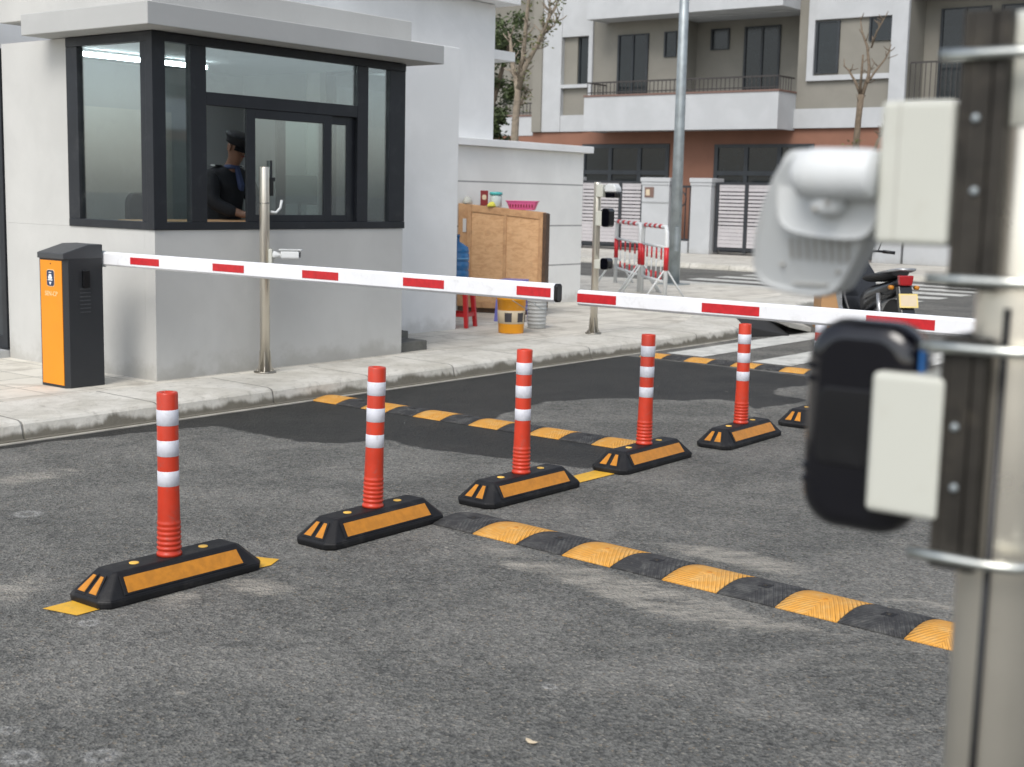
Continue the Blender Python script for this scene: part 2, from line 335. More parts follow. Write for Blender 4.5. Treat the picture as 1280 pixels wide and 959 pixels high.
# ------------------------------------------------------------------ mesh helpers
class MB:
    def __init__(s): s.v = []; s.f = []; s.sm = []
    def add(s, vs, fs, smooth=False):
        o = len(s.v); s.v += [tuple(v) for v in vs]; s.f += [tuple(i+o for i in f) for f in fs]; s.sm += [smooth]*len(fs); return s
    def box(s, x0, x1, y0, y1, z0, z1, M=None):
        vs = [Vector((x, y, z)) for z in (z0, z1) for y in (y0, y1) for x in (x0, x1)]
        if M: vs = [M @ v for v in vs]
        return s.add(vs, [(0, 2, 3, 1), (4, 5, 7, 6), (0, 1, 5, 4), (2, 6, 7, 3), (0, 4, 6, 2), (1, 3, 7, 5)])
    def rings(s, rings, smooth=True, caps=True, closed=True):
        n = len(rings[0]); vs = [p for r in rings for p in r]; fs = []
        for i in range(len(rings)-1):
            for j in range(n if closed else n-1):
                k = (j+1) % n; fs.append((i*n+j, i*n+k, (i+1)*n+k, (i+1)*n+j))
        o = len(s.v); s.add(vs, fs, smooth)
        if caps:
            s.f += [tuple(o+j for j in reversed(range(n))), tuple(o+(len(rings)-1)*n+j for j in range(n))]; s.sm += [False, False]
        return s
    def tube(s, pts, r, n=12, caps=True, smooth=True, sq=None):
        pts = [Vector(p) for p in pts]
        rr = r if isinstance(r, (list, tuple)) else [r]*len(pts)
        rings = []; prev = None
        for i, p in enumerate(pts):
            t = (pts[min(i+1, len(pts)-1)]-pts[max(i-1, 0)]).normalized()
            if prev is None:
                a = Vector((0, 0, 1)) if abs(t.z) < .9 else Vector((1, 0, 0)); u = t.cross(a).normalized()
            else: u = (prev-t*prev.dot(t)).normalized()
            prev = u; v = t.cross(u)
            rings.append([p+(u*math.cos(2*math.pi*k/n)+v*math.sin(2*math.pi*k/n))*rr[i] for k in range(n)])
        return s.rings(rings, smooth, caps)
    def lathe(s, prof, c=(0, 0, 0), n=28, axis='z', smooth=True, M=None):
        rings = []
        for r, z in prof:
            ring = []
            for k in range(n):
                a = 2*math.pi*k/n; p = (r*math.cos(a), r*math.sin(a), z)
                if axis == 'y': p = (p[0], p[2], -p[1])
                if axis == 'x': p = (p[2], p[0], p[1])
                p = Vector(p)
                if M: p = M @ p
                ring.append(p+Vector(c))
            rings.append(ring)
        return s.rings(rings, smooth, True)
    def prism(s, poly, a, b, axis='y', smooth=False, M=None):
        def P(u, v, w):
            p = Vector({'y': (u, w, v), 'x': (w, u, v), 'z': (u, v, w)}[axis]); return M @ p if M else p
        return s.rings([[P(u, v, a) for u, v in poly], [P(u, v, b) for u, v in poly]], smooth, True)
    def build(s, name, mat, parent=None, loc=None, bevel=0, segs=2, world=False):
        me = bpy.data.meshes.new(name); me.from_pydata(s.v, [], s.f); me.polygons.foreach_set('use_smooth', s.sm)
        bm = bmesh.new(); bm.from_mesh(me); bmesh.ops.recalc_face_normals(bm, faces=bm.faces); bm.to_mesh(me); bm.free()
        me.materials.append(MT[mat] if isinstance(mat, str) else mat)
        o = bpy.data.objects.new(name, me); scene.collection.objects.link(o)
        if parent: o.parent = parent
        if loc: o.location = loc
        if bevel:
            m = o.modifiers.new('bevel', 'BEVEL'); m.width = bevel; m.segments = segs; m.limit_method = 'ANGLE'; m.angle_limit = R(35)
            m.harden_normals = False
        return o
def thing(name, label, cat, loc=(0, 0, 0), rz=0, group=None):
    o = bpy.data.objects.new(name, None); scene.collection.objects.link(o); o.empty_display_size = .2
    o.location = loc; o.rotation_euler = (0, 0, rz); o['label'] = label; o['category'] = cat
    if group: o['group'] = group
    return o
def tag(o, label, cat, group=None):
    o['label'] = label; o['category'] = cat
    if group: o['group'] = group
    return o
def struct(o): o['kind'] = 'structure'; return o
def dup(root, loc, rz=None, label=None):
    r = root.copy(); scene.collection.objects.link(r); r.location = loc
    if rz is not None: r.rotation_euler = (0, 0, rz)
    if label: r['label'] = label
    for ch in list(root.children):
        c = ch.copy(); scene.collection.objects.link(c); c.parent = r
        for g in ch.children:
            d = g.copy(); scene.collection.objects.link(d); d.parent = c
    return r
def text(name, s, size, mat, M, parent, ext=.0006):
    cu = bpy.data.curves.new(name, 'FONT'); cu.body = s; cu.size = size; cu.extrude = ext; cu.align_x = 'CENTER'; cu.align_y = 'CENTER'
    tmp = bpy.data.objects.new(name, cu); scene.collection.objects.link(tmp)
    me = bpy.data.meshes.new_from_object(tmp.evaluated_get(bpy.context.evaluated_depsgraph_get()))
    bpy.data.objects.remove(tmp); me.transform(M); me.materials.clear(); me.materials.append(MT[mat])
    o = bpy.data.objects.new(name, me); scene.collection.objects.link(o); o.parent = parent; return o
def rrect(cx, cz, w, h, r, n=5):
    pts = []
    for (sx, sz, a0) in ((1, 1, 0), (-1, 1, 90), (-1, -1, 180), (1, -1, 270)):
        for k in range(n+1):
            a = R(a0+90*k/n); pts.append((cx+sx*(w/2-r)+r*math.cos(a), cz+sz*(h/2-r)+r*math.sin(a)))
    return pts

# ================================================================== THE SETTING
WET = [(5.62, 7.3), (5.65, 6.59), (5.62, 6.33), (5.64, 6.19), (5.66, 6.0), (5.79, 5.79), (6.05, 5.71), (6.08, 5.63), (6.0, 5.45), (6.02, 5.26), (6.06, 5.09), (6.12, 4.75), (6.15, 4.52), (6.21, 4.26), (6.5, 4.1), (6.9, 4.2), (6.92, 5.63), (7.17, 5.7), (7.4, 5.81), (7.7, 5.87), (8.09, 5.92), (8.31, 5.82), (8.55, 5.7), (8.68, 5.52), (8.89, 5.21), (9.14, 5.08), (9.13, 4.87), (8.93, 4.62), (9.62, 4.5), (9.75, 4.91), (10.1, 5.02), (10.41, 4.91), (10.95, 4.75), (11.05, 7.3)]
WET2 = [(3.6, 7.3), (3.6, 7.02), (4.6, 7.06), (5.2, 6.93), (5.7, 6.8), (5.7, 7.3)]
DUST = [(4.48, 3.54, 0.1, 1), (4.32, 3.32, 0.06, 1), (4.4, 3.11, 0.12, 1), (4.37, 2.78, 0.14, 1.1), (4.4, 2.98, 0.1, 0.8), (4.34, 2.42, 0.16, 1.1), (4.29, 2.57, 0.12, 0.9), (5.09, 2.7, 0.12, 0.9), (5.07, 2.92, 0.12, 0.9), (5.06, 2.47, 0.14, 0.9), (4.4, 2.02, 0.07, 0.7), (4.4, 1.76, 0.07, 0.7), (4.94, 1.96, 0.08, 0.8), (5.0, 1.76, 0.08, 0.9), (4.3, 2.2, 0.08, 0.6), (3.14, 3.97, 0.08, 0.9), (3.04, 4.0, 0.07, 0.6), (3.4, 3.91, 0.1, 1.1), (3.45, 3.81, 0.08, 0.7), (2.52, 3.22, 0.03, 1.4), (2.72, 4.5, 0.12, 0.9), (2.92, 4.54, 0.12, 0.6), (3.99, 6.27, 0.12, 1), (4.2, 6.27, 0.1, 0.8), (3.81, 6.26, 0.1, 0.9), (4.82, 6.5, 0.1, 0.6), (4.16, 6.78, 0.1, 0.6), (4.76, 3.91, 0.06, 0.5), (4.31, 3.67, 0.05, 0.6), (12.6, 7.0, .35, .9), (11.8, 7.05, .2, .9)]
RING = [(2.72, 3.98, 0.045), (2.07, 2.99, 0.05), (1.93, 3.14, 0.055), (2.01, 3.33, 0.04), (3.48, 5.56, 0.07), (3.3, 2.38, 0.03)]
def sdist(x, y, P):
    ins = False; d = 9e9; n = len(P)
    for i in range(n):
        x1, y1 = P[i]; x2, y2 = P[(i+1) % n]
        if (y1 > y) != (y2 > y) and x < (x2-x1)*(y-y1)/(y2-y1)+x1: ins = not ins
        dx, dy = x2-x1, y2-y1; t = max(0, min(1, ((x-x1)*dx+(y-y1)*dy)/(dx*dx+dy*dy)))
        d = min(d, (x-x1-t*dx)**2+(y-y1-t*dy)**2)
    return math.sqrt(d)*(1 if ins else -1)

def build_road():
    xs = [-300, -60, -12, -4]+[.8+.05*i for i in range(int((11.6-.8)/.05)+1)]+[12+.25*i for i in range(20)]+[20, 30, 60, 300]
    ys = [-300, -60, -12, -4, 0]+[.6+.05*i for i in range(int((7.3-.6)/.05)+1)]+[8, 9, 11, 14, 20, 40, 80, 300]
    vs = [(x, y, 0) for y in ys for x in xs]; nx = len(xs)
    fs = [(j*nx+i, j*nx+i+1, (j+1)*nx+i+1, (j+1)*nx+i) for j in range(len(ys)-1) for i in range(nx-1)]
    me = bpy.data.meshes.new('road'); me.from_pydata(vs, [], fs); me.materials.append(MT['asphalt'])
    wet = [0.0]*len(vs); dust = [0.0]*len(vs); chalk = [0.0]*len(vs)
    for i, (x, y, z) in enumerate(vs):
        if not (.7 < x < 14 and .5 < y < 8): continue
        if 3.4 < x < 11.4 and y > 3.8:
            wet[i] = max(0, min(1, .5+2.5*max(sdist(x, y, WET), sdist(x, y, WET2))))
        dust[i] = min(1, sum(a*math.exp(-(((x-cx)*1.25)**2+((y-cy)*.75)**2)/(r*r*1.8)) for cx, cy, r, a in DUST))
        for cx, cy, r in RING:
            d = math.hypot(x-cx, y-cy); chalk[i] = max(chalk[i], math.exp(-((d-r*.6)/.035)**2))
    for nm, vals in (('wet', wet), ('dust', dust), ('chalk', chalk)):
        a = me.attributes.new(nm, 'FLOAT', 'POINT'); a.data.foreach_set('value', vals)
    o = bpy.data.objects.new('road', me); scene.collection.objects.link(o); struct(o)
build_road()

# kerb round the near pavement: along the lane, then round the corner into the side street
ZP = .128
def kerb_path():
    p = [(-12+.5*i, 7.2) for i in range(51)]
    p += [(13.4, 7.22), (13.8, 7.33), (14.3, 7.55), (14.9, 7.83), (15.5, 8.0), (16.2, 8.12), (17, 8.25), (17.8, 8.5)]
    cx, cy, r = 18.2, 10.6, 2.05
    p += [(cx+r*math.sin(R(a)), cy-r*math.cos(R(a))) for a in range(6, 91, 7)]
    p += [(20.25, 10.9+.5*i) for i in range(1, 60)]
    return p
def sweep(path, prof, name, mat, closed_ends=False):
    n = len(path); rings = []; L = 0; us = []
    for i, p in enumerate(path):
        a = Vector(path[max(i-1, 0)]); b = Vector(path[min(i+1, n-1)]); t = (b-a).normalized(); nrm = Vector((-t.y, t.x))
        if i: L += (Vector(p)-Vector(path[i-1])).length
        us.append(L); rings.append([(p[0]+nrm.x*d, p[1]+nrm.y*d, z) for d, z in prof])
    m = len(prof); vs = [v for r in rings for v in r]
    fs = [(i*m+j, (i+1)*m+j, (i+1)*m+j+1, i*m+j+1) for i in range(n-1) for j in range(m-1)]
    me = bpy.data.meshes.new(name); me.from_pydata(vs, [], fs); me.materials.append(MT[mat])
    uv = me.uv_layers.new(name='UVMap')
    for poly in me.polygons:
        for li in poly.loop_indices:
            vi = me.loops[li].vertex_index; uv.data[li].uv = (us[vi//m], vi % m)
    o = bpy.data.objects.new(name, me); scene.collection.objects.link(o); return struct(o)
KP = kerb_path()
sweep(KP, [(-.015, -.01), (-.015, .012), (0, .016), (.004, .035), (.02, .098), (.035, .113), (.07, .122), (.32, .126), (.70, .130), (.705, .1)], 'kerb', 'kerb')
sweep(KP, [(-.05, -.004), (-.05, .006), (-.016, .006)], 'gutter_edge', 'gutter')
# near pavement inside the kerb
def fan_sheet(name, pts, z, mat):
    me = bpy.data.meshes.new(name); me.from_pydata([(x, y, z) for x, y in pts], [], [tuple(range(len(pts)))]); me.materials.append(MT[mat])
    o = bpy.data.objects.new(name, me); scene.collection.objects.link(o); return struct(o)
inner = []
for i, p in enumerate(KP):
    a = Vector(KP[max(i-1, 0)]); b = Vector(KP[min(i+1, len(KP)-1)]); t = (b-a).normalized(); inner.append((p[0]-t.y*.69, p[1]+t.x*.69))
fan_sheet('pavement', inner+[(-12, inner[-1][1])], ZP, 'paving')
# far pavement and its kerb
sweep([(26.4, 60-1.0*i) for i in range(110)], [(0, -.01), (0, .03), (.03, .11), (.3, .125), (.32, .1)], 'kerb', 'kerb')
fan_sheet('pavement', [(26.7, 60), (26.7, -50), (32.95, -50), (32.95, 60)], .122, 'paving_far')
# painted crossings
def paint(name, rects, mat='line_white', z=.004):
    m = MB()
    for x0, x1, y0, y1, sk in rects:
        m.add([(x0, y0, z), (x1, y0+sk, z), (x1, y1+sk, z), (x0, y1, z)], [(0, 1, 2, 3)])
    return struct(m.build(name, mat))
paint('zebra_crossing', [(11.52, 14.7, y, y+.42, 0) for y in (6.57, 5.62, 4.67, 3.72, 2.77, 1.82)])
paint('side_street_crossing', [(x, x+.55, 8.0, 13.4, 0) for x in (20.5, 21.6, 22.7, 23.8, 24.9)])
mk = MB()
for q in ([(2.70, 4.235), (2.735, 4.075), (2.98, 4.08), (2.98, 4.24)], [(3.45, 4.235), (3.45, 4.075), (3.645, 4.06), (3.73, 4.105), (3.69, 4.205), (3.62, 4.24)],
          [(5.72, 4.20), (5.72, 4.07), (6.2, 4.055), (6.2, 4.19)]):
    mk.add([(x, y, .004) for x, y in q], [tuple(range(len(q)))])
struct(mk.build('lane_marking', 'line_yellow'))

# ================================================================== GUARD BOOTH
bo = thing('guard_booth', 'pale grey guard booth with black framed corner windows and a flat white canopy', 'guard booth', (6.1, 8.02, ZP))
bx, by, bz = 6.1, 8.02, ZP
def bm_(name, boxes, mat, parent=bo, bevel=0, o=(bx, by, bz)):
    m = MB()
    for b in boxes: m.box(b[0]-o[0], b[1]-o[0], b[2]-o[1], b[3]-o[1], b[4]-o[2], b[5]-o[2])
    return m.build(name, mat, parent, bevel=bevel)
bm_('wall', [(6.10, 8.73, 8.02, 8.14, .05, 1.226), (6.10, 6.22, 8.141, 9.93, .05, 1.226), (8.61, 8.73, 8.141, 9.10, .05, 1.226),
             (6.10, 6.22, 9.055, 9.93, 1.227, 2.63), (8.61, 8.73, 8.93, 9.10, 1.227, 2.63)], 'booth')
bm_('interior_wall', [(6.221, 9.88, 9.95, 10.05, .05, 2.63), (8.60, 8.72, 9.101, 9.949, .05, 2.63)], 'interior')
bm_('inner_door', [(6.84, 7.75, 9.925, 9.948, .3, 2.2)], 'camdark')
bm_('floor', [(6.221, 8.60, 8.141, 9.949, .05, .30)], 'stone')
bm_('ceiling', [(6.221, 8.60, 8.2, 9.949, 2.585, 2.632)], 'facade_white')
cn = bm_('canopy', [(5.86, 8.94, 7.75, 9.27, 2.635, 2.79)], 'canopy', bevel=.006)
bm_('parapet', [(6.10, 8.82, 8.02, 9.94, 2.791, 2.995)], 'booth', bevel=.006)
# window frames: front, left, right
fr = bm_('window_frame', [
    (6.085, 6.20, 8.005, 8.085, 1.228, 2.63),                       # corner post
    (6.201, 8.745, 8.010, 8.075, 1.228, 1.285), (6.201, 8.745, 8.010, 8.075, 2.566, 2.63),
    (6.43, 6.575, 8.012, 8.072, 1.286, 2.565), (8.16, 8.285, 8.012, 8.072, 1.286, 2.565), (8.55, 8.742, 8.012, 8.072, 1.286, 2.565),
    (6.576, 8.159, 8.014, 8.070, 2.145, 2.24)], 'frame', bevel=.003)
fl = bm_('window_frame', [(6.088, 6.15, 8.086, 9.05, 1.228, 1.286), (6.088, 6.15, 8.086, 9.05, 2.562, 2.63),
    (6.09, 6.148, 8.086, 8.15, 1.287, 2.561), (6.09, 6.148, 8.91, 9.05, 1.287, 2.561)], 'frame', bevel=.003)
frr = bm_('window_frame', [(8.68, 8.742, 8.086, 8.93, 1.228, 1.286), (8.68, 8.742, 8.086, 8.93, 2.562, 2.63),
    (8.682, 8.74, 8.086, 8.20, 1.287, 2.561), (8.682, 8.74, 8.83, 8.93, 1.287, 2.561)], 'frame', bevel=.003)
def pane(x0, x1, y0, y1, z0, z1, par): return bm_('pane', [(x0, x1, y0, y1, z0, z1)], 'glass', par)
pane(6.20, 6.43, 8.038, 8.044, 1.285, 2.566, fr); pane(6.575, 8.16, 8.038, 8.044, 2.24, 2.566, fr); pane(8.285, 8.55, 8.038, 8.044, 1.285, 2.566, fr)
pane(6.116, 6.122, 8.15, 8.91, 1.286, 2.562, fl); pane(8.70, 8.706, 8.20, 8.83, 1.286, 2.562, frr)
def sash(x0, x1, y0, y1, st):
    s = bm_('sliding_sash', [(x0, x0+st, y0, y1, 1.286, 2.144), (x1-st, x1, y0, y1, 1.286, 2.144), (x0+st, x1-st, y0, y1, 1.286, 1.34), (x0+st, x1-st, y0, y1, 2.075, 2.144)], 'frame', bevel=.002)
    bm_('pane', [(x0+st, x1-st, (y0+y1)/2-.003, (y0+y1)/2+.003, 1.34, 2.075)], 'glass', s); return s
sa = sash(6.97, 7.87, 8.022, 8.046, .085); sb = sash(7.30, 8.158, 8.048, 8.068, .09)
bm_('latch', [(7.20, 7.215, 8.01, 8.021, 1.58, 1.76), (7.195, 7.24, 8.006, 8.0105, 1.60, 1.63)], 'frame', sa)
dr = bm_('door', [(8.74, 9.87, 9.11, 9.16, .26, 2.64)], 'frame', bevel=.004)
bm_('door_handle', [(8.80, 8.82, 9.06, 9.109, 1.15, 1.33)], 'steel', dr)
bm_('step', [(8.74, 9.35, 8.50, 9.10, .10, .25), (8.74, 9.12, 8.06, 8.495, .10, .215)], 'stone', bevel=.008)
sd_ = bm_('side_door', [(6.085, 6.14, 9.94, 10.0, .2, 2.6), (6.085, 6.14, 10.95, 11.0, .2, 2.6), (6.085, 6.14, 10.0, 10.95, 1.02, 1.045), (6.085, 6.14, 10.0, 10.95, 2.55, 2.6), (6.085, 6.14, 10.0, 10.95, .2, .3)], 'frame')
bm_('panel', [(6.10, 6.13, 10.0, 10.95, .3, 1.02), (6.10, 6.13, 10.0, 10.95, 1.045, 2.55)], 'door_dark', sd_)
bm_('door_sill', [(5.93, 6.3, 9.94, 11.0, .1, .19)], 'facade_white')

# the building the booth leans on
mb_ = thing('main_building', 'plain white building rising behind the guard booth with a projecting eave', 'building', (9.88, 9.1, ZP))
oo = (9.88, 9.1, ZP)
bm_('wall', [(9.88, 10.745, 9.10, 10.6, .05, 3.012), (8.60, 9.879, 9.162, 9.9, 2.65, 3.012)], 'wall', mb_, .006, oo)
bm_('wall', [(6.35, 13.2, 10.62, 18, .05, 3.84)], 'wall', mb_, .006, oo)
bm_('eave', [(6.2, 13.42, 10.40, 18.3, 3.845, 4.05)], 'wall', mb_, .006, oo)
bm_('ledge', [(13.201, 13.66, 10.66, 11.6, 3.20, 3.315)], 'wall', mb_, .005, oo)
bm_('upper_wall', [(6.35, 13.0, 10.8, 18, 4.055, 7.2)], 'wall', mb_, .006, oo)
bm_('roof', [(6.2, 13.3, 10.5, 18.3, 7.205, 7.4)], 'wall', mb_, .006, oo)

lw_ = thing('boundary_wall', 'low white boundary wall with thin horizontal grooves and a coping behind the wooden cabinet', 'wall', (10.75, 10.5, ZP))
oo = (10.75, 10.5, ZP)
bm_('wall', [(10.75, 15.0, 10.5, 10.615, .05, 2.115)], 'boundary', lw_, .004, oo)
bm_('coping', [(10.75, 15.12, 10.42, 10.70, 2.117, 2.205)], 'wall', lw_, .006, oo)

# ================================================================== ROW OF HOUSES
def hbox(name, boxes, mat, parent, o, bevel=0):
    m = MB()
    for b in boxes: m.box(b[0]-o[0], b[1]-o[0], b[2]-o[1], b[3]-o[1], b[4], b[5])
    return m.build(name, mat, parent, bevel=bevel)
def grid_door(name, x, y0, y1, z0, z1, cols, rows, parent, o, fw=.07, fmat='door_dark', pmat='pane_dark', zs=None):
    z0 += .122; z1 += .122; zs = [q+.122 for q in zs] if zs else None
    bxs = [(x-.05, x+.02, y0, y0+fw, z0, z1), (x-.05, x+.02, y1-fw, y1, z0, z1)]
    zz = zs or [z0+(z1-z0)*k/rows for k in range(rows+1)]
    for z in zz: bxs.append((x-.048, x+.018, y0+fw, y1-fw, max(z0, z-fw/2), min(z1, z+fw/2)))
    for k in range(1, cols):
        y = y0+(y1-y0)*k/cols; bxs.append((x-.046, x+.016, y-fw/2, y+fw/2, z0, z1))
    d = hbox(name, bxs, fmat, parent, o)
    hbox('pane', [(x-.012, x-.004, y0, y1, z0, z1)], pmat, d, o)
    return d
def railing(x, y0, y1, z0, z1, parent, o, ends=()):
    m = MB(); n = int((y1-y0)/.13)
    m.box(x-.02-o[0], x+.02-o[0], y0-o[1], y1-o[1], z1-.04, z1)
    m.box(x-.012-o[0], x+.012-o[0], y0-o[1], y1-o[1], z0+.05, z0+.08)
    for k in range(n+1):
        y = y0+(y1-y0)*k/n; m.box(x-.008-o[0], x+.008-o[0], y-.008-o[1], y+.008-o[1], z0, z1-.04)
    for ye, x1 in ends:
        m.box(x+.021-o[0], x1-o[0], ye-.02-o[1], ye+.02-o[1], z1-.04, z1)
        for k in range(1, 6): xx = x+(x1-x)*k/6; m.box(xx-.008-o[0], xx+.008-o[0], ye-.008-o[1], ye+.008-o[1], z0, z1-.04)
    return m.build('railing', 'rail', parent)
def balcony(y0, y1, zb, o, parent, x0=32.0, x1=33.0, zt=None, slab_to=33.95):
    zt = zt or zb+.95
    b = hbox('balcony', [(x0, x0+.14, y0, y1, zb, zt), (x0+.141, x1-.002, y0, y0+.14, zb, zt), (x0+.141, x1-.002, y1-.14, y1, zb, zt), (x0+.141, x1-.003, y0+.141, y1-.141, zb+.02, zb+.2)], 'facade_white', parent, o)
    hbox('cap', [(x0-.02, x0+.16, y0-.02, y1+.02, zt+.002, zt+.055), (x0+.161, x1-.004, y0-.02, y0+.16, zt+.002, zt+.055), (x0+.161, x1-.004, y1-.16, y1+.02, zt+.002, zt+.055)], 'brown_cap', b, o)
    railing(x0+.08, y0+.05, y1-.05, zt+.056, zt+.42, b, o, ((y0+.08, x1-.01), (y1-.08, x1-.01))); return b

hb = thing('townhouse', 'middle townhouse of the far row, taupe with long white balconies above a terracotta ground floor', 'house', (33, 18, .122), group='row of townhouses across the side street')
O = (33, 18)
def z_(b): return [(q[0], q[1], q[2], q[3], q[4]-.122, q[5]-.122) for q in b]
_h = hbox
def hbox(name, boxes, mat, parent, o, bevel=0): return _h(name, z_(boxes), mat, parent, o, bevel)
hbox('wall', [(33, 43, 13.36, 20.15, .05, 3.45), (33, 43, 20.15, 23.2, 3.085, 3.45), (33.3, 43, 20.15, 23.2, .05, 3.085), (33, 33.299, 23.16, 23.2, .05, 3.085)], 'terracotta', hb, O)
hbox('upper_wall', [(33, 43, 20.0, 23.0, 3.452, 10.2), (34, 43, 16.35, 19.999, 3.452, 10.2), (33, 43, 13.361, 16.349, 3.452, 10.2)], 'facade', hb, O)
hbox('slab', [(33, 33.999, 16.351, 19.998, 3.453, 3.9), (33, 33.999, 16.351, 19.998, 6.5, 6.7)], 'facade_white', hb, O)
_r = railing
def railing(x, y0, y1, z0, z1, parent, o, ends=()): return _r(x, y0, y1, z0-.122, z1-.122, parent, o, ends)
balcony(16.35, 22.45, 3.40, O, hb); balcony(16.35, 22.45, 6.50, O, hb)
hbox('window_surround', [(32.9, 32.998, 15.87, 16.05, 4.66, 9.0), (32.88, 32.998, 13.36, 13.78, 3.95, 9.5), (32.9, 32.998, 13.781, 15.869, 4.66, 4.79), (32.9, 32.998, 13.781, 15.869, 6.2, 7.6), (32.9, 32.998, 13.781, 16.347, 3.452, 3.95)], 'facade_white', hb, O)
grid_door('balcony_door', 33, 20.97, 22.0, 4.28, 6.03, 2, 1, hb, O, .06)
grid_door('balcony_door', 34, 17.38, 18.48, 4.28, 6.17, 2, 1, hb, O, .06)
grid_door('window', 33, 20.05, 20.45, 5.35, 6.04, 1, 1, hb, O, .05)
grid_door('window', 34, 18.95, 19.54, 5.59, 6.17, 1, 1, hb, O, .05)
grid_door('window', 33, 15.2, 15.86, 4.72, 6.04, 1, 1, hb, O, .06)
grid_door('window', 33, 13.80, 14.41, 5.48, 6.06, 1, 1, hb, O, .05)
grid_door('garage_door', 33.02, 20.16, 23.15, 0, 2.955, 3, 3, hb, O, .12, zs=[0.05, 1.0, 2.15, 2.9])
grid_door('garage_door', 32.99, 15.75, 18.7, 0, 2.93, 3, 3, hb, O, .12, zs=[0.05, 1.0, 2.15, 2.9])
hbox('roof', [(32.6, 43.2, 13.3, 23.0, 10.201, 10.4)], 'facade_white', hb, O)

ha = thing('townhouse', 'left townhouse of the far row, with a tall white wall strip beside the tree', 'house', (33, 25, .122), group='row of townhouses across the side street')
O = (33, 25)
hbox('wall', [(33.02, 43, 23.201, 36, .05, 3.44)], 'terracotta', ha, O)
hbox('upper_wall', [(33.6, 43, 23.001, 25.2, 3.452, 10.2), (34.6, 43, 25.201, 36, 3.452, 10.2)], 'facade', ha, O)
hbox('white_wall', [(32.95, 33.599, 23.98, 24.66, 3.452, 10.2), (32.97, 33.599, 23.001, 23.979, 6.2, 10.2), (32.97, 33.599, 23.001, 23.979, 3.452, 3.93), (32.93, 33.599, 22.86, 22.999, 4.4, 8.6), (32.95, 33.599, 23.0, 23.979, 4.72, 4.82)], 'facade_white', ha, O)
hbox('pier', [(32.9, 33.599, 24.661, 25.0, 3.452, 10.2)], 'facade', ha, O)
hbox('recess', [(33.1, 33.599, 23.001, 23.979, 3.931, 4.719), (33.1, 33.599, 23.5, 23.979, 4.821, 6.199)], 'facade', ha, O)
grid_door('window', 33.2, 23.03, 23.5, 4.70, 6.07, 1, 1, ha, O, .05)
grid_door('window', 34.6, 25.6, 26.0, 5.4, 6.6, 1, 1, ha, O, .05)
balcony(25.02, 30.5, 3.35, O, ha, x0=33.0, x1=34.6, zt=3.92)
hbox('roof', [(32.6, 43.2, 23.002, 36, 10.201, 10.4)], 'facade_white', ha, O)
grid_door('garage_door', 32.99, 25.0, 28.2, 0, 2.93, 3, 3, ha, O, .12, zs=[0.05, 1.0, 2.15, 2.9])

hc = thing('townhouse', 'right townhouse of the far row, dark balcony door and railing behind the camera pole', 'house', (33, 11, .122), group='row of townhouses across the side street')
O = (33, 11)
hbox('wall', [(33.01, 43, 3, 13.359, .05, 3.45)], 'terracotta', hc, O)
hbox('upper_wall', [(34, 43, 7.5, 13.359, 3.452, 10.2), (33, 43, 3, 7.499, 3.452, 10.2)], 'facade', hc, O)
hbox('floor_slab', [(32.99, 33.999, 7.5, 13.358, 3.453, 4.05), (32.99, 33.999, 7.5, 13.358, 6.75, 7.0)], 'facade_white', hc, O)
grid_door('balcony_door', 34, 11.7, 12.95, 3.93, 6.3, 2, 1, hc, O, .06)
grid_door('balcony_door', 34, 10.2, 11.45, 3.93, 6.3, 2, 1, hc, O, .06)
railing(33.05, 7.55, 13.3, 4.05, 5.05, hc, O)
hbox('roof', [(32.6, 43.2, 3, 13.3, 10.201, 10.4)], 'facade_white', hc, O)
grid_door('garage_door', 32.99, 9.2, 12.4, 0, 2.93, 3, 3, hc, O, .12, zs=[0.05, 1.0, 2.15, 2.9])
# house copies added unseen behind the camera, filling and darkening the booth glass reflections
op = dup(hb, (24, -20, .122), R(-90), 'townhouse added across the lane to darken glass reflections, behind the camera, outside the photograph')
op2 = dup(hb, (14.2, -20, .122), R(-90), 'second townhouse added across the lane to darken glass reflections, behind the camera, outside the photograph')

# gates, pillars and low walls in front of the far houses
def pillar(x, y0, y1, label, box=False):
    t = thing('gate_pillar', label, 'pillar', (x, (y0+y1)/2, .122), group='white gate pillars of the far houses')
    hw = (y1-y0)/2
    m = MB().box(0, .55, -hw+.04, hw-.04, 0, 1.86); m.build('shaft', 'facade_white', t, bevel=.01)
    m = MB().box(-.04, .59, -hw, hw, 1.862, 1.975).box(-.02, .57, -hw+.02, hw-.02, 1.78, 1.86); m.build('cap', 'facade_white', t, bevel=.01)
    if box:
        m = MB().box(-.02, -.002, hw-.42, hw-.14, 1.45, 1.72); p = m.build('meter_box', 'brown_cap', t)
        MB().box(-.024, -.021, hw-.30, hw-.18, 1.50, 1.66).build('meter_face', 'label_pale', p)
        MB().box(-.012, -.003, -hw+.05, hw-.05, 1.30, 1.33).build('groove', 'interior', t)
    return t
pillar(31, 18.87, 19.80, 'broad white gate pillar with a small brown meter box, left of the lamp post', True)
pillar(31, 17.6, 18.28, 'narrower white gate pillar right of the lamp post')
pillar(31, 22.0, 22.9, 'white gate pillar hidden behind the end of the boundary wall')
pillar(31, 12.4, 13.2, 'white gate pillar behind the large white camera at right')
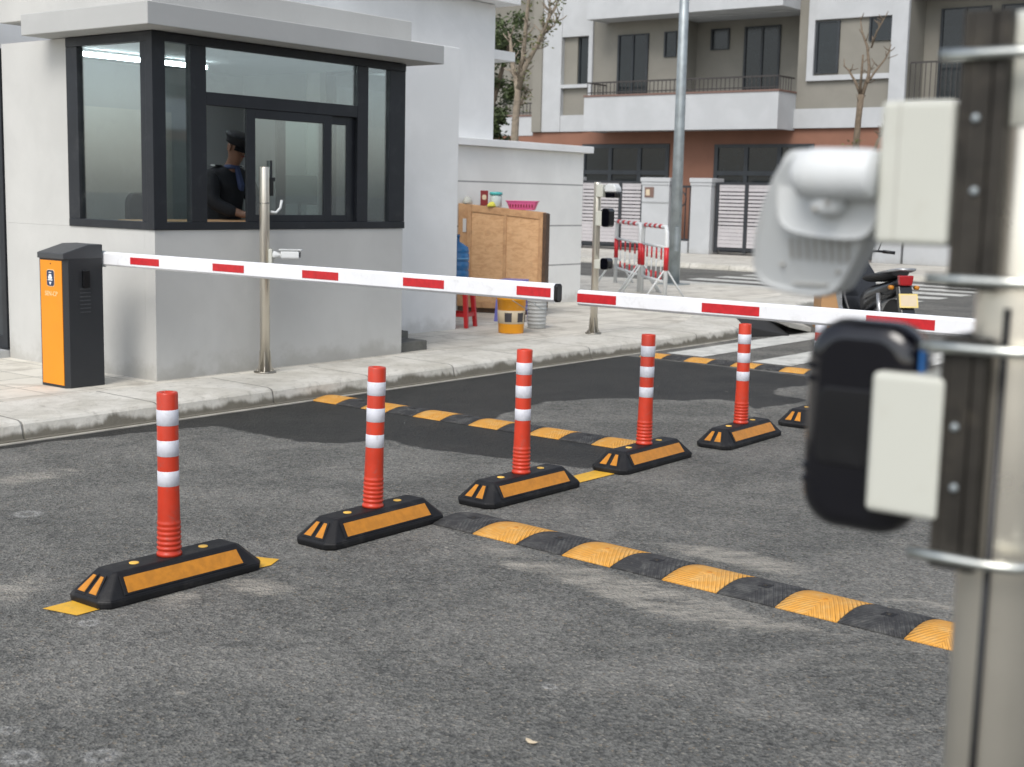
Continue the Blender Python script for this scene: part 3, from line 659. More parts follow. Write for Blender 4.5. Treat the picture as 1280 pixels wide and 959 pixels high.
def slat_gate(x, y0, n, w, label):
    t = thing('slatted_gate', label, 'gate', (x, y0, .122), group='slatted driveway gates of the far houses')
    L = n*w
    m = MB().box(-.03, .03, 0, L, .12, .18).box(-.03, .03, 0, L, 1.82, 1.88)
    for k in range(n+1): m.box(-.032, .032, k*w-.05, k*w+.05, .06, 1.87)
    m.build('frame', 'gate_dark', t)
    for k in range(n):
        s = MB()
        for j in range(17):
            z = .20+j*.0965
            s.box(-.015, .012, k*w+.055, (k+1)*w-.055, z, z+(.068 if 4 < j < 15 else .090))
        s.build('slat_panel', 'slat', t)
    return t
slat_gate(31.2, 13.3, 5, .85, 'pale slatted driveway gate right of the narrower pillar, partly behind the white camera')
slat_gate(31.2, 19.85, 3, .72, 'pale slatted driveway gate between the boundary wall end and the broad pillar')
wg = thing('wicket_gate', 'narrow dark iron wicket gate with a ring ornament between two white pillars', 'gate', (31.1, 18.29, .122))
m = MB()
for k in range(5): m.box(-.012, .012, .03+k*.13-.012, .03+k*.13+.012, .35, 1.78)
m.box(-.02, .02, 0, .57, 1.72, 1.78).box(-.02, .02, 0, .57, .33, .38).build('bars', 'gate_dark', wg)
m = MB().tube([(-.02, .29+.15*math.cos(R(a)), 1.42+.19*math.sin(R(a))) for a in range(0, 361, 20)], .018, 6); m.build('ring', 'gate_dark', wg)
MB().box(-.1, .15, -.0, .58, 0, .32).build('threshold', 'facade_white', wg)
fw_ = thing('garden_wall', 'low white garden wall in front of the far house, seen over the motorbike', 'wall', (31, 8, .122))
MB().box(0, .2, -8, 4.38, 0, 1.0).build('wall', 'facade_white', fw_, bevel=.01)
MB().box(-.03, .23, -8, 4.38, 1.002, 1.07).build('coping', 'facade_white', fw_, bevel=.01)

# ================================================================== DELINEATOR POSTS ON RUBBER KERBS
def octo(hx, hy, c, z): return [(hx-c, -hy, z), (hx, -hy+c, z), (hx, hy-c, z), (hx-c, hy, z), (-hx+c, hy, z), (-hx, hy-c, z), (-hx, -hy+c, z), (-hx+c, -hy, z)]
def plate(m, quad, off, th=.003):
    q = [Vector(v) for v in quad]; n = (q[1]-q[0]).cross(q[2]-q[0]).normalized()
    if n.z < 0: n = -n
    m.rings([[v+n*(off-th) for v in q], [v+n*off for v in q]], smooth=False)
def side_q(s, x0, x1, z0, z1):
    Y = lambda z: s*(.116-(z-.034)*.053/.076)
    return [(x0, Y(z0), z0), (x1, Y(z0), z0), (x1-(x1-x0)*.012, Y(z1), z1), (x0+(x1-x0)*.012, Y(z1), z1)]
def end_q(s, y0, y1, y2, y3, z0, z1):
    X = lambda z: s*(.387-(z-.030)*.087/.085)
    return [(X(z0), y0, z0), (X(z0), y1, z0), (X(z1), y2, z1), (X(z1), y3, z1)]
LINE = [(3.215, 4.165, 'nearest the camera at lower left'), (4.345, 4.156, 'second from the left'), (5.415, 4.128, 'third from left'),
        (6.569, 4.112, 'fourth, ending the middle speed bump'), (7.646, 4.062, 'fifth, under the farther boom'), (8.75, 4.05, 'half hidden behind the black lamp unit')]
def make_delineator():
    t = thing('lane_delineator', '', 'traffic post', (LINE[0][0], LINE[0][1], 0), group='red and white lane posts on black rubber bases')
    m = MB().rings([octo(.388, .119, .036, .001), octo(.392, .121, .036, .028), octo(.385, .115, .032, .034), octo(.300, .062, .014, .110), octo(.292, .054, .012, .116)], smooth=False)
    b = m.build('rubber_base', 'rubber', t, bevel=.006, segs=2)
    m = MB()
    for s in (-1, 1):
        plate(m, side_q(s, -.292, .292, .038, .102), .0035); plate(m, end_q(s, .008, .066, .038, .008, .037, .103), .0035); plate(m, end_q(s, -.008, -.066, -.038, -.008, .037, .103), .0035)
    m.build('raised_rim', 'rubber', b, bevel=.0015)
    for s in (-1, 1):
        m = MB(); plate(m, side_q(s, -.275, .275, .044, .095), .0055); m.build('side_reflector', 'amber', b)
        for q in ((.014, .056, .032, .014), (-.014, -.056, -.032, -.014)):
            m = MB(); plate(m, end_q(s, *q, .044, .096), .0055); m.build('end_reflector', 'amber', b)
        MB().lathe([(0.001, .112), (.019, .112), (.019, .1185), (.016, .1195), (.001, .1195)], (s*.165, 0, 0), 16).build('plug', 'yellow_dot', b)
    prof = [(.001, 0), (.049, 0), (.049, .010), (.046, .014)]
    for k in range(6):
        z = .02+k*.0195; prof += [(.0435, z), (.0435, z+.004), (.0475-.0004*k, z+.008), (.0475-.0004*k, z+.014), (.0435, z+.018)]
    prof += [(.0432, .142), (.0405, .30), (.0405, .634), (.0385, .640), (.024, .640), (.022, .634), (.001, .634)]
    p = MB().lathe(prof, n=36).build('post', 'post_red', t, loc=(0, 0, .116))
    for z0, z1 in ((.276, .335), (.393, .455), (.513, .574)):
        MB().lathe([(.0405, z0), (.0416, z0+.001), (.0416, z1-.001), (.0405, z1)], n=36).build('reflective_band', 'post_white', p)
    return t
dl = make_delineator(); dl['label'] = 'red and white flexible post on a black rubber base, '+LINE[0][2]
for i, (x, y, lab) in enumerate(LINE[1:]):
    c = dup(dl, (x, y, 0), R([.6, -.8, .5, 1.2, -.5][i]), 'red and white post on a black rubber base, '+lab)
    for ch in c.children:
        if ch.name.startswith('post'): ch.rotation_euler = (R([.8, .4, .9, .1, .3][i]), R([1.0, .1, .3, 0, .2][i]), R(40*i))

# ================================================================== SPEED BUMPS
def speed_bump(x0, y0, ang, n, first_yellow, label, pitch=.25):
    t = thing('speed_bump', label, 'speed bump', (x0, y0, 0), ang, 'rubber speed bumps across the lanes')
    W = .305; hb_ = .024
    for k in range(n):
        ya, yb = -k*pitch-.0015, -(k+1)*pitch+.0015; nx = 12
        rings = []; uvs = []
        ny = 6
        for j in range(ny+1):
            y = ya+(yb-ya)*j/ny; jj = min(j, ny-j)
            ring = []
            for i in range(nx+1):
                u = i/nx; z = .005+hb_*math.sin(math.pi*u)*(1-(.04 if jj == 0 else 0))
                ring.append((u*W, y, z)); uvs.append((j/ny, u))
            rings.append(ring)
        vs = [v for r in rings for v in r]; w_ = nx+1
        fs = [(j*w_+i, j*w_+i+1, (j+1)*w_+i+1, (j+1)*w_+i) for j in range(ny) for i in range(nx)]
        nv = len(vs)
        # skirts down to the road on all four edges
        edge = [j*w_ for j in range(ny+1)]+[ny*w_+i for i in range(1, w_)]+[j*w_+nx for j in range(ny-1, -1, -1)]+[i for i in range(nx-1, 0, -1)]
        for e in edge: vs.append((vs[e][0], vs[e][1], .001)); uvs.append(uvs[e])
        m_ = len(edge)
        fs += [(edge[a], edge[(a+1) % m_], nv+(a+1) % m_, nv+a) for a in range(m_)]
        me = bpy.data.meshes.new('segment'); me.from_pydata(vs, [], fs)
        uv = me.uv_layers.new(name='UVMap')
        for lp in me.loops: uv.data[lp.index].uv = uvs[lp.vertex_index]
        bm = bmesh.new(); bm.from_mesh(me); bmesh.ops.recalc_face_normals(bm, faces=bm.faces); bm.to_mesh(me); bm.free()
        me.polygons.foreach_set('use_smooth', [i < ny*nx for i in range(len(me.polygons))])
        yel = (k % 2 == 0) == first_yellow
        me.materials.append(MT['bump_yellow' if yel else 'bump_black'])
        s = bpy.data.objects.new('segment', me); scene.collection.objects.link(s); s.parent = t
        yc = (ya+yb)/2
        m = MB().box(W*.5-.026, W*.5+.026, yc-.026, yc+.026, .015, .0300); 
        m.build('bolt_plate', 'bump_yellow' if yel else 'rubber', s, bevel=.004)
        MB().lathe([(.001, .028), (.012, .028), (.010, .032), (.001, .033)], (W*.5, yc, 0), 8).build('bolt', 'bracket' if not yel else 'amber', s)
    return t
speed_bump(4.625, 4.045, math.atan2(-.0, 1)+math.atan(-.12/2.36)*1.0, 13, False, 'black and yellow rubber speed bump in the near lane, starting beside the second post', .26)
speed_bump(6.835, 7.165, 0, 11, True, 'black and yellow rubber speed bump between the kerb and the fourth post', .25)
speed_bump(11.07, 7.02, 0, 26, True, 'farthest black and yellow speed bump, just before the painted crossing', .25)

# ================================================================== BOOM BARRIERS
def barrier(x, y, rz, L, strips, zc, h, label, light_tip=True):
    t = thing('barrier_gate', label, 'boom barrier', (x, y, ZP if rz == 0 else 0), rz, 'automatic boom barriers')
    zo = 0
    c = .028
    foot = [(-.14, .19), (-.14, -.115+c), (-.14+c, -.115), (.165, -.115), (.165, .19)]
    b = MB().prism(foot, 0, .925, 'z').build('cabinet', 'cab_grey', t, bevel=.003)
    MB().prism([(-.155, .90), (.165, .90), (.165, 1.0), (.05, 1.0), (-.155, .94)], -.117, .193, 'y').build('lid', 'cab_lid', b, bevel=.005)
    f = MB().box(-.146, -.1401, -.083, .172, .02, .888).build('front_door', 'orange', b, bevel=.002)
    MB().prism(rrect(.045, .765, .092, .118, .020), -.1485, -.1462, 'x').build('sign_border', 'pale_print', f)
    s = MB().prism(rrect(.045, .765, .084, .110, .017), -.1505, -.1486, 'x').build('sign', 'navy', f)
    car = MB().prism([(.045, .716), (.060, .738), (.030, .738)], -.1525, -.1506, 'x')
    car.prism(rrect(.045, .768, .046, .018, .007), -.1525, -.1506, 'x').prism([(.063, .778), (.057, .792), (.033, .792), (.027, .778)], -.1525, -.1506, 'x')
    car.prism(rrect(.045, .752, .054, .008, .003), -.1525, -.1506, 'x').prism(rrect(.045, .804, .034, .006, .003), -.1525, -.1506, 'x')
    car.build('car_symbol', 'white_print', f)
    Mt = Matrix.Translation((-.1465, .045, .655)) @ Matrix(((0, 0, -1), (-1, 0, 0), (0, 1, 0))).to_4x4()
    text('lettering', 'SEN-CP', .046, 'pale_print', Mt, f)
    MB().lathe([(.001, -.1475), (.005, -.1475), (.005, -.146), (.001, -.146)], (0, .045, .865), 12, axis='x').build('lock', 'bracket', f)
    r = MB().prism(rrect(.02, .76, .052, .118, .006), -.136, -.1155, 'y').build('card_reader', 'blackp', b, bevel=.002)
    m = MB()
    for k in range(7): m.box(-.025, .06, -.1185, -.1152, .525+k*.027, .533+k*.027)
    m.build('louvre', 'cab_lid', b, bevel=.001)
    MB().box(.166, .21, -.10, .06, zc-t.location.z-.06, zc-t.location.z+.055).build('boom_clamp', 'galv', t, bevel=.006)
    z0 = zc-t.location.z
    ch = .012; hw = .024
    prof = [(.20-hw, z0-h/2+ch), (.20-hw+ch, z0-h/2), (.20+hw-ch, z0-h/2), (.20+hw, z0-h/2+ch), (.20+hw, z0+h/2-ch), (.20+hw-ch, z0+h/2), (.20-hw+ch, z0+h/2), (.20-hw, z0+h/2-ch)]
    bo_ = MB().prism(prof, -.02, -L, 'y').build('boom', 'boom', t, bevel=.002)
    side = -1 if rz == 0 else 1
    for a, c_ in strips:
        xs_ = sorted((.20+side*(hw+.0005), .20+side*(hw+.0022)))
        MB().box(xs_[0], xs_[1], -c_, -a, z0-.024, z0+.024).build('red_strip', 'boom_red', bo_)
    if light_tip: MB().prism(prof, -L-.001, -L-.022, 'y').build('end_cap', 'blackp', bo_, bevel=.004)
    return t
barrier(5.56, 8.235, 0, 4.05, [(.419, .735), (1.293, 1.598), (2.136, 2.448), (2.975, 3.286), (3.804, 4.031)], 1.026, .098, 'orange and grey barrier cabinet beside the booth, its white boom lowered over the lane')
barrier(6.40, .55, math.pi, 3.79, [(3.53, 3.79), (2.655, 2.99), (1.74, 2.08), (.85, 1.18)], .972, .088, 'farther white boom with red strips coming from the right, behind the camera pole', False)

# ================================================================== CAMERA POLES
def pole(name, x, y, z, h, label, r=.038):
    t = thing(name, label, 'pole', (x, y, z), group='stainless camera poles')
    MB().lathe([(r, .005), (r, h-.012), (r*.9, h), (.001, h)], n=32).build('shaft', 'steel_near' if r > .04 else 'steel', t)
    MB().lathe([(.001, 0), (.085, 0), (.085, .012), (r+.002, .013), (.001, .013)], n=32).build('base_plate', 'steel_dirty', t)
    for k in range(4):
        a = R(45+90*k); M = Matrix.Rotation(a, 4, 'Z')
        MB().prism([(r-.002, .013), (.075, .013), (.05, .05), (r+.004, .17), (r-.002, .17)], -.003, .003, 'y', M=M).build('gusset', 'steel_dirty', t)
        MB().lathe([(.001, .012), (.009, .012), (.009, .022), (.004, .03), (.001, .03)], (.073*math.cos(a+.785), .073*math.sin(a+.785), 0), 8).build('bolt', 'steel_dirty', t)
    return t
p2 = pole('camera_pole', 7.0, 7.86, ZP, 1.58, 'stainless steel camera pole in front of the booth window')
MB().lathe([(.041, 1.30), (.041, 1.305), (.0395, 1.31)], n=24).build('collar', 'steel_dirty', p2)
m = MB().box(.039, .075, -.02, .02, 1.36, 1.50).build('socket_box', 'blackp', p2, bevel=.004)
MB().tube([(.045, -.02, 1.24), (.09, -.03, 1.235), (.125, -.04, 1.27), (.135, -.045, 1.33)], .010, 10).build('cable_or_reflection_line', 'camw', p2)
def bullet(x, y, z, rz, label, mat='camw'):
    t = thing('bullet_camera', label, 'camera', (x, y, z), rz)
    MB().box(-.02, .01, -.035, .035, -.075, .045).build('mount_box', 'boxw', t, bevel=.006)
    MB().lathe([(.001, .01), (.03, .01), (.03, .03), (.018, .05), (.018, .085), (.001, .085)], (0, 0, 0), 16, axis='x').build('arm', 'camw', t)
    MB().prism(rrect(0, .005, .07, .07, .02), .075, .215, 'x').build('body', mat, t, bevel=.006)
    MB().lathe([(.001, .2155), (.022, .2155), (.022, .222), (.001, .222)], (0, 0, .005), 16, axis='x').build('lens', 'blackgloss', t)
    MB().prism([(-.04, .036), (.04, .036), (.043, .046), (-.043, .046)], .06, .235, 'x').build('sunshield', 'camw', t, bevel=.003)
    return t
bullet(7.03, 7.815, 1.04, R(-52), 'small white bullet camera fixed to the pole in front of the booth')
p3 = pole('camera_pole', 11.52, 7.88, ZP, 1.56, 'stainless camera pole by the kerb, carrying a row of small boxes')
def unit(kind, x, y, z, label):
    if kind == 'cam':
        t = thing('plate_camera', label, 'camera', (x, y, z))
        MB().box(-.05, .05, -.10, -.02, -.065, .065).build('mount_box', 'boxw', t, bevel=.008)
        MB().lathe([(.001, .10), (.024, .10), (.024, .18), (.001, .185)], (0, 0, .02), 16, axis='y', M=Matrix.Scale(-1, 4, (0, 1, 0))).build('arm', 'camw', t)
        MB().prism([(-.26, -.01), (-.12, -.01), (-.13, .05), (-.16, .075), (-.23, .07), (-.26, .03)], -.05, .06, 'x').build('body', 'camw', t, bevel=.012, segs=3)
        MB().prism([(-.255, -.07), (-.125, -.07), (-.12, -.011), (-.255, -.011)], -.04, .05, 'x').build('front_glass', 'blackgloss', t, bevel=.01)
    else:
        hgt = .19 if kind == 'flash' else .12
        t = thing('strobe_lamp', label, 'strobe lamp', (x, y, z))
        MB().box(-.05, .05, -.095, -.02, -hgt*.45, hgt*.35).build('mount_box', 'boxw', t, bevel=.008)
        MB().prism(rrect(-.14, 0, .10, hgt, .03), -.045, .05, 'x').build('lamp_head', 'blackgloss', t, bevel=.006)
    return t
unit('cam', 11.49, 7.865, 1.60, 'white plate camera at the top of the far camera pole')
unit('flash', 11.49, 7.865, 1.33, 'black strobe lamp below the camera on the far camera pole')
unit('small', 11.49, 7.865, .86, 'lowest small black lamp on the far camera pole')

# ---- the camera pole right beside the viewer
px_, py_ = 1.263, .388
p1 = pole('camera_pole', px_, py_, 0, 1.695, 'large out of focus stainless camera pole along the right edge', .041)
MB().tube([(-.0445, .001, .02), (-.0445, .001, .9), (-.0445, -.001, 1.44)], .0032, 8).build('cable_or_reflection_line', 'blackp', p1)  # added black tube standing in for a dark reflection line on the steel
MB().lathe([(.0415, 1.60), (.043, 1.602), (.043, 1.690), (.030, 1.702), (.001, 1.703)], n=32).build('cap', 'boxw', p1)
def bracket(z0, z1, zr, label):
    t = thing('pole_bracket', label, 'bracket', (px_, py_, z0), group='dark channel brackets clamped to the near pole')
    h = z1-z0
    MB().box(-.060, .02, .0425, .050, 0, h).build('web', 'bracket', t, bevel=.001)
    MB().box(-.0605, -.056, .022, .0422, 0, h).build('flange', 'bracket', t, bevel=.001)
    MB().box(-.056, -.0425, .009, .0125, 0, h).box(-.0605, -.0562, .009, .0205, 0, h).build('flange', 'bracket', t, bevel=.001)
    MB().box(-.050, -.043, .013, .042, 0, h).build('back_strip', 'blackp', t)
    for k, f in enumerate((.36, .62)):
        MB().lathe([(.001, -.064), (.0034, -.064), (.004, -.0606), (.001, -.0606)], (0, .030+.003*k, h*f), 8, axis='x').build('bolt', 'galv', t)
    for z in zr:
        zz = z-z0; rr = .0475+.0055; xx = -.0665
        pts = [(xx, .066, zz), (xx, .03, zz), (xx, 0, zz)]
        pts += [(xx+.0665*(1-math.cos(R(a))), -.062*math.sin(R(a)), zz) for a in range(15, 180, 15)]
        pts += [(-xx, 0, zz), (-xx, .066, zz)]
        MB().tube(pts, .0052, 10).build('u_bolt', 'rod', t)
        MB().lathe([(.001, -.064), (.0085, -.064), (.0105, -.060), (.0105, -.053), (.0085, -.0505), (.001, -.0505)], (xx, 0, zz), 6, axis='y', smooth=False).build('nut', 'rod', t)
        MB().lathe([(.001, -.076), (.0055, -.075), (.0075, -.069), (.0055, -.064), (.001, -.064)], (xx, 0, zz), 12, axis='y').build('end_cap', 'boxw', t)
    return t
bracket(1.455, 1.70, (1.662, 1.464), 'upper dark steel bracket with two threaded rods on the near pole')
bracket(1.197, 1.412, (1.403, 1.209), 'lower dark steel bracket with two threaded rods on the near pole')
t = thing('plate_camera', 'big blurred white plate camera hanging left of the near pole on a cream box', 'camera', (1.2, .437, 1.5))
def TL(y, z): return (y-.437, z-1.5)
MB().prism(rrect(*TL(.4745, 1.5585), .069, .131, .006), .0, .07, 'x').build('mount_box', 'boxw', t, bevel=.007, segs=3)
MB().box(.012, .06, .0712, .0735, -.0, .118).build('box_lid', 'boxw', t, bevel=.002)
MB().box(-.0006, .001, .0525, .0532, -.004, .121).build('seam', 'camdark', t)
MB().lathe([(.001, .0735), (.0215, .0735), (.0235, .078), (.0240, .10), (.0242, .106), (.0246, .107), (.0250, .135), (.0225, .148), (.014, .156), (.001, .158)], (.004, 0, .057), 36, axis='y').build('arm', 'camw', t)
body = [(0.619, 1.5777), (0.6054, 1.5823), (0.555, 1.5837), (0.5242, 1.582), (0.52, 1.5414), (0.5231, 1.5148), (0.536, 1.486), (0.5515, 1.4558), (0.559, 1.4429), (0.5798, 1.4352), (0.6193, 1.4392), (0.6438, 1.445), (0.6527, 1.4584), (0.6551, 1.4868), (0.6464, 1.5274), (0.6338, 1.5595)]
lipp = [(0.6103, 1.5787), (0.6188, 1.5592), (0.6208, 1.5317), (0.6187, 1.5097), (0.6069, 1.5007), (0.5767, 1.4955), (0.5434, 1.4944), (0.5257, 1.4966), (0.5154, 1.5113), (0.5125, 1.5413), (0.5166, 1.5814), (0.5985, 1.5817)]
def layered(poly, xs_, ins, tilt, it=2, fit=0):
    cy = sum(p[0] for p in poly)/len(poly); cz = sum(p[1] for p in poly)/len(poly); rings = []
    # round the outline first
    P = poly
    for _ in range(it):
        Q = []
        for i in range(len(P)):
            a, b = P[i], P[(i+1) % len(P)]; Q += [(a[0]*.75+b[0]*.25, a[1]*.75+b[1]*.25), (a[0]*.25+b[0]*.75, a[1]*.25+b[1]*.75)]
        P = Q
    for x, k in zip(xs_, ins):
        ring = []
        for p in P:
            y, z = cy+(p[0]-cy)*k, cz+(p[1]-cz)*k; g = 1+fit*tilt*(cz-p[1])/1.236
            ring.append((x+tilt*(cz-p[1]), y*g-.437, 1.53+(z-1.53)*g-1.5))
        rings.append(ring)
    return rings
m = MB().rings(layered(body, [.039, .036, .039, .046, .075, .085], [.90, .955, .985, 1.0, .98, .88], .45, 2, 1), smooth=True)
cb = m.build('housing', 'camw', t)
m = MB().rings(layered(lipp, [.021, .018, .021, .028, .05], [.93, .97, .99, 1.0, 1.0], .10, 2), smooth=True)
m.build('hood', 'camw', cb)
def face_x(z): return .0365+.45*(1.5117-z)
m = MB()
for k in range(8):
    y = .6155-k*.0086; z = 1.4945-.0003*k
    m.add([(face_x(z)-.0012, y-.437, z-1.5), (face_x(z)-.0012, y-.0034-.437, z-1.5), (face_x(z-.021)-.0012, y-.0010-.437, z-.021-1.5), (face_x(z-.021)-.0012, y+.0024-.437, z-.021-1.5)], [(0, 1, 2, 3)])
m.build('vent_slots', 'camdark', cb)
m = MB()
m.box(face_x(1.448)-.001, face_x(1.448)+.002, .582-.437, .6205-.437, 1.4465-1.5, 1.4485-1.5)
for y, z in ((.6289, 1.4666), (.5685, 1.4617)):
    m.lathe([(.001, -.001), (.0022, -.001), (.0024, .002), (.001, .002)], (face_x(z)-.001, y-.437, z-1.5), 10, axis='x')
m.build('screws', 'camdark', cb)
m = MB().lathe([(.001, .018), (.013, .018), (.018, .026), (.018, .038), (.001, .040)], (.014, .125, 0), 20)
sw = m.build('swivel', 'camw', t)
m = MB()
for y, z in ((.118, .030), (.131, .024)): m.lathe([(.001, -.002), (.0026, -.002), (.0026, .002), (.001, .002)], (-.0035, y, z), 10, axis='x')
m.build('screws', 'camdark', sw)
t = thing('strobe_lamp', 'large blurred glossy black strobe lamp on a cream box, below the big white camera', 'strobe lamp', (1.2, .437, 1.3))
MB().prism(rrect(.4675-.437, 1.307-1.3, .070, .134, .006), 0, .07, 'x').build('mount_box', 'boxw', t, bevel=.007, segs=3)
m = MB()
def rr3(w, h, r, x): return [(x, u, v) for u, v in rrect(.5225-.437, 1.315-1.3, w, h, r, 8)]
m.rings([rr3(.080, .172, .026, .016), rr3(.100, .192, .032, .019), rr3(.112, .204, .036, .026), rr3(.117, .209, .038, .040), rr3(.112, .204, .036, .062), rr3(.095, .186, .03, .068)], smooth=True)
lh = m.build('lamp_head', 'blackgloss', t)
for z in (.057, .044, -.044, -.057):
    MB().rings([rr3(.104, .006, .003, .0165), rr3(.116, .006, .003, .022), rr3(.1205, .006, .003, .034), rr3(.1205, .006, .003, .058)], smooth=True).build('rib', 'blackgloss', lh, loc=(0, 0, z))
MB().prism(rrect(.5225-.437, .015, .078, .076, .010), .0135, .0165, 'x').build('lens_panel', 'blackp', lh, bevel=.0015)
MB().box(.020, .034, .0245, .0285, .062, .098).build('side_button', 'blueled', lh, bevel=.002)

# ================================================================== PERSON AND THINGS IN THE BOOTH
def skin(name, nodes, edges, mat, parent=None, sub=2, M=None, root=0):
    me = bpy.data.meshes.new(name); co = [Vector(n[0]) for n in nodes]
    me.from_pydata([tuple(c) for c in co], edges, []); me.materials.append(MT[mat])
    o = bpy.data.objects.new(name, me); scene.collection.objects.link(o)
    me.skin_vertices.new() if False else None
    sk = o.modifiers.new('skin', 'SKIN'); sk.use_smooth_shade = True
    if not me.skin_vertices:
        bpy.context.view_layer.objects.active = o
    layer = me.skin_vertices[0] if len(me.skin_vertices) else None
    if layer:
        for i, n in enumerate(nodes):
            r = n[1]; layer.data[i].radius = (r, r) if isinstance(r, (int, float)) else r
            layer.data[i].use_root = (i == root)
    s = o.modifiers.new('sub', 'SUBSURF'); s.levels = sub; s.render_levels = sub
    if parent: o.parent = parent
    return o
FZ = .30
# skeleton: faces local +x, leaning a little over the desk, head bent down
N = []; E = []
def node(p, r, par=None):
    N.append((p, r)); i = len(N)-1
    if par is not None: E.append((par, i))
    return i
pel = node((0, 0, .92), .10); wai = node((.03, 0, 1.06), .09, pel); che = node((.07, 0, 1.25), .10, wai); nb = node((.105, 0, 1.39), .07, che)
nk = node((.135, 0, 1.445), .054, nb); jaw = node((.172, 0, 1.500), .066, nk); hd = node((.180, 0, 1.575), .088, jaw); tp = node((.170, 0, 1.640), .066, hd)
for s in (-1, 1):
    sh = node((.075, s*.16, 1.35), .055, che); el = node((.14, s*.25, 1.12), .048, sh); wr = node((.36, s*.13, 1.03), .032, el); pm_ = node((.42, s*.11, 1.03), .030, wr)
    for k, (dy, ln) in enumerate(((-.026, .065), (-.009, .078), (.009, .072), (.026, .056))):
        a = node((.455, s*.11+dy, 1.028), .010, pm_); b = node((.455+ln*.55, s*.11+dy*1.05, 1.018), .009, a); node((.455+ln*.9, s*.11+dy*1.0, .998), .008, b)
    a = node((.42, s*.11-s*.035, 1.03), .011, pm_); node((.445, s*.11-s*.055, 1.02), .009, a)
    hp = node((.0, s*.09, .86), .095, pel); kn = node((.03, s*.10, .48), .062, hp); an = node((.0, s*.10, .09), .042, kn); node((.12, s*.11, .04), .038, an)
person = skin('person', N, E, 'skin', root=0)
person.location = (7.40, 8.84, FZ); person.rotation_euler = (0, 0, R(-84))
tag(person, 'guard in dark jacket and peaked cap, head bent, at the open booth window', 'person')
JN = [((0, 0, .80), .155), ((.02, 0, 1.04), .155), ((.06, 0, 1.26), .170), ((.095, 0, 1.375), .105)]; JE = [(0, 1), (1, 2), (2, 3)]
for s in (-1, 1):
    b = len(JN); JN += [((.07, s*.18, 1.36), .088), ((.145, s*.262, 1.12), .068), ((.33, s*.150, 1.035), .050)]; JE += [(3, b), (b, b+1), (b+1, b+2)]
skin('jacket', JN, JE, 'cloth_navy', person, root=1)
TN = [((0, 0, .90), .135)]; TE = []
for s in (-1, 1):
    b = len(TN); TN += [((0, s*.09, .85), .108), ((.03, s*.10, .48), .080), ((0, s*.10, .08), .068)]; TE += [(0, b), (b, b+1), (b+1, b+2)]
skin('trousers', TN, TE, 'cloth_navy', person, root=0)
for s in (-1, 1): MB().lathe([(.001, 0), (.05, 0), (.055, .03), (.045, .075), (.001, .09)], (.05, s*.105, 0), 16, M=Matrix.Diagonal((2.2, 1, 1, 1))).build('shoe', 'blackp', person)
# collar, shoulder boards, cap, hair, face
MB().lathe([(.052, -.02), (.066, -.022), (.066, -.005), (.060, .012), (.054, .012)], (.122, 0, 1.420), 20).build('collar', 'shirt_blue', person)
m = MB().prism([(.17, 1.40), (.19, 1.41), (.245, 1.27), (.235, 1.22), (.205, 1.24)], -.018, .018, 'y'); m.build('tie', 'shirt_blue', person)
for s in (-1, 1):
    MB().box(.045, .095, s*.12-.035, s*.12+.035, 1.418, 1.427).build('shoulder_board', 'cloth_navy', person, bevel=.003)
    MB().box(.05, .09, s*.165-.006, s*.165+.006, 1.418, 1.429).build('braid', 'white_print', person, bevel=.002)
HT = Matrix.Translation((.182, 0, 1.575)) @ Matrix.Rotation(R(22), 4, 'Y')
def hl(pts, n=24, M=HT, c=(0, 0, 0)): return MB().lathe(pts, c, n, M=M)
hl([(.001, .105), (.06, .098), (.088, .075), (.096, .045), (.094, .030), (.088, .028)]).build('hair', 'hair', person)
cap = hl([(.098, .028), (.101, .030), (.103, .062), (.118, .088), (.120, .098), (.09, .112), (.001, .116)], 32).build('cap', 'cloth_navy', person)
m = MB(); rg = []
for r_, dz in ((.095, .030), (.125, .018), (.152, .002)):
    rg.append([HT @ Vector((r_*math.cos(R(a)), r_*.92*math.sin(R(a)), dz)) for a in range(-58, 59, 8)])
up = [[p+Vector((0, 0, .004)) for p in r_] for r_ in rg]
m.rings(rg, closed=False, caps=False).rings(up, closed=False, caps=False); m.build('peak', 'blackp', cap)
MB().prism(rrect(0, .068, .034, .032, .01), .108, .113, 'x', M=HT).build('badge', 'gold', cap)
FM = HT
MB().rings([[FM @ Vector(v) for v in r_] for r_ in ([(.080, -.010, .012), (.080, .010, .012), (.080, .012, -.03), (.080, -.012, -.03)], [(.088, -.005, .008), (.088, .005, .008), (.106, .009, -.026), (.106, -.009, -.026)])], smooth=True).build('nose', 'skin', person, bevel=.003)
for s in (-1, 1):
    MB().lathe([(.001, -.009), (.006, -.006), (.008, 0), (.006, .006), (.001, .009)], FM @ Vector((.082, s*.031, .006)), 10).build('eye', 'blackp', person)
    MB().prism(rrect(-.004, -.008, .034, .058, .015), s*.084-.007, s*.084+.007, 'y', M=FM).build('ear', 'skin', person, bevel=.003)
MB().box(.084, .092, -.022, .022, -.052, -.044, M=FM).build('mouth', 'darkred', person, bevel=.003)
pp = MB().box(-.15, .15, -.105, .105, 0, .004).build('document', 'paper'); pp.location = (7.82, 8.44, 1.312); pp.rotation_euler = (0, R(-6), R(-35))
tag(pp, 'sheet of paper on the desk in front of the guard', 'paper')
dk = thing('desk', 'plain desk inside the booth under the front window', 'desk', (7.2, 8.45, FZ))
MB().box(-.9, .9, -.28, .28, .955, .985).build('desktop', 'ply_frame', dk, bevel=.003)
for a in (-.86, .86):
    for b in (-.24, .24): MB().box(a-.02, a+.02, b-.02, b+.02, 0, .954).build('leg', 'gate_dark', dk)
mn = thing('monitor', 'dark computer monitor standing on the desk beside the guard', 'monitor', (7.83, 8.36, 1.286), R(-40))
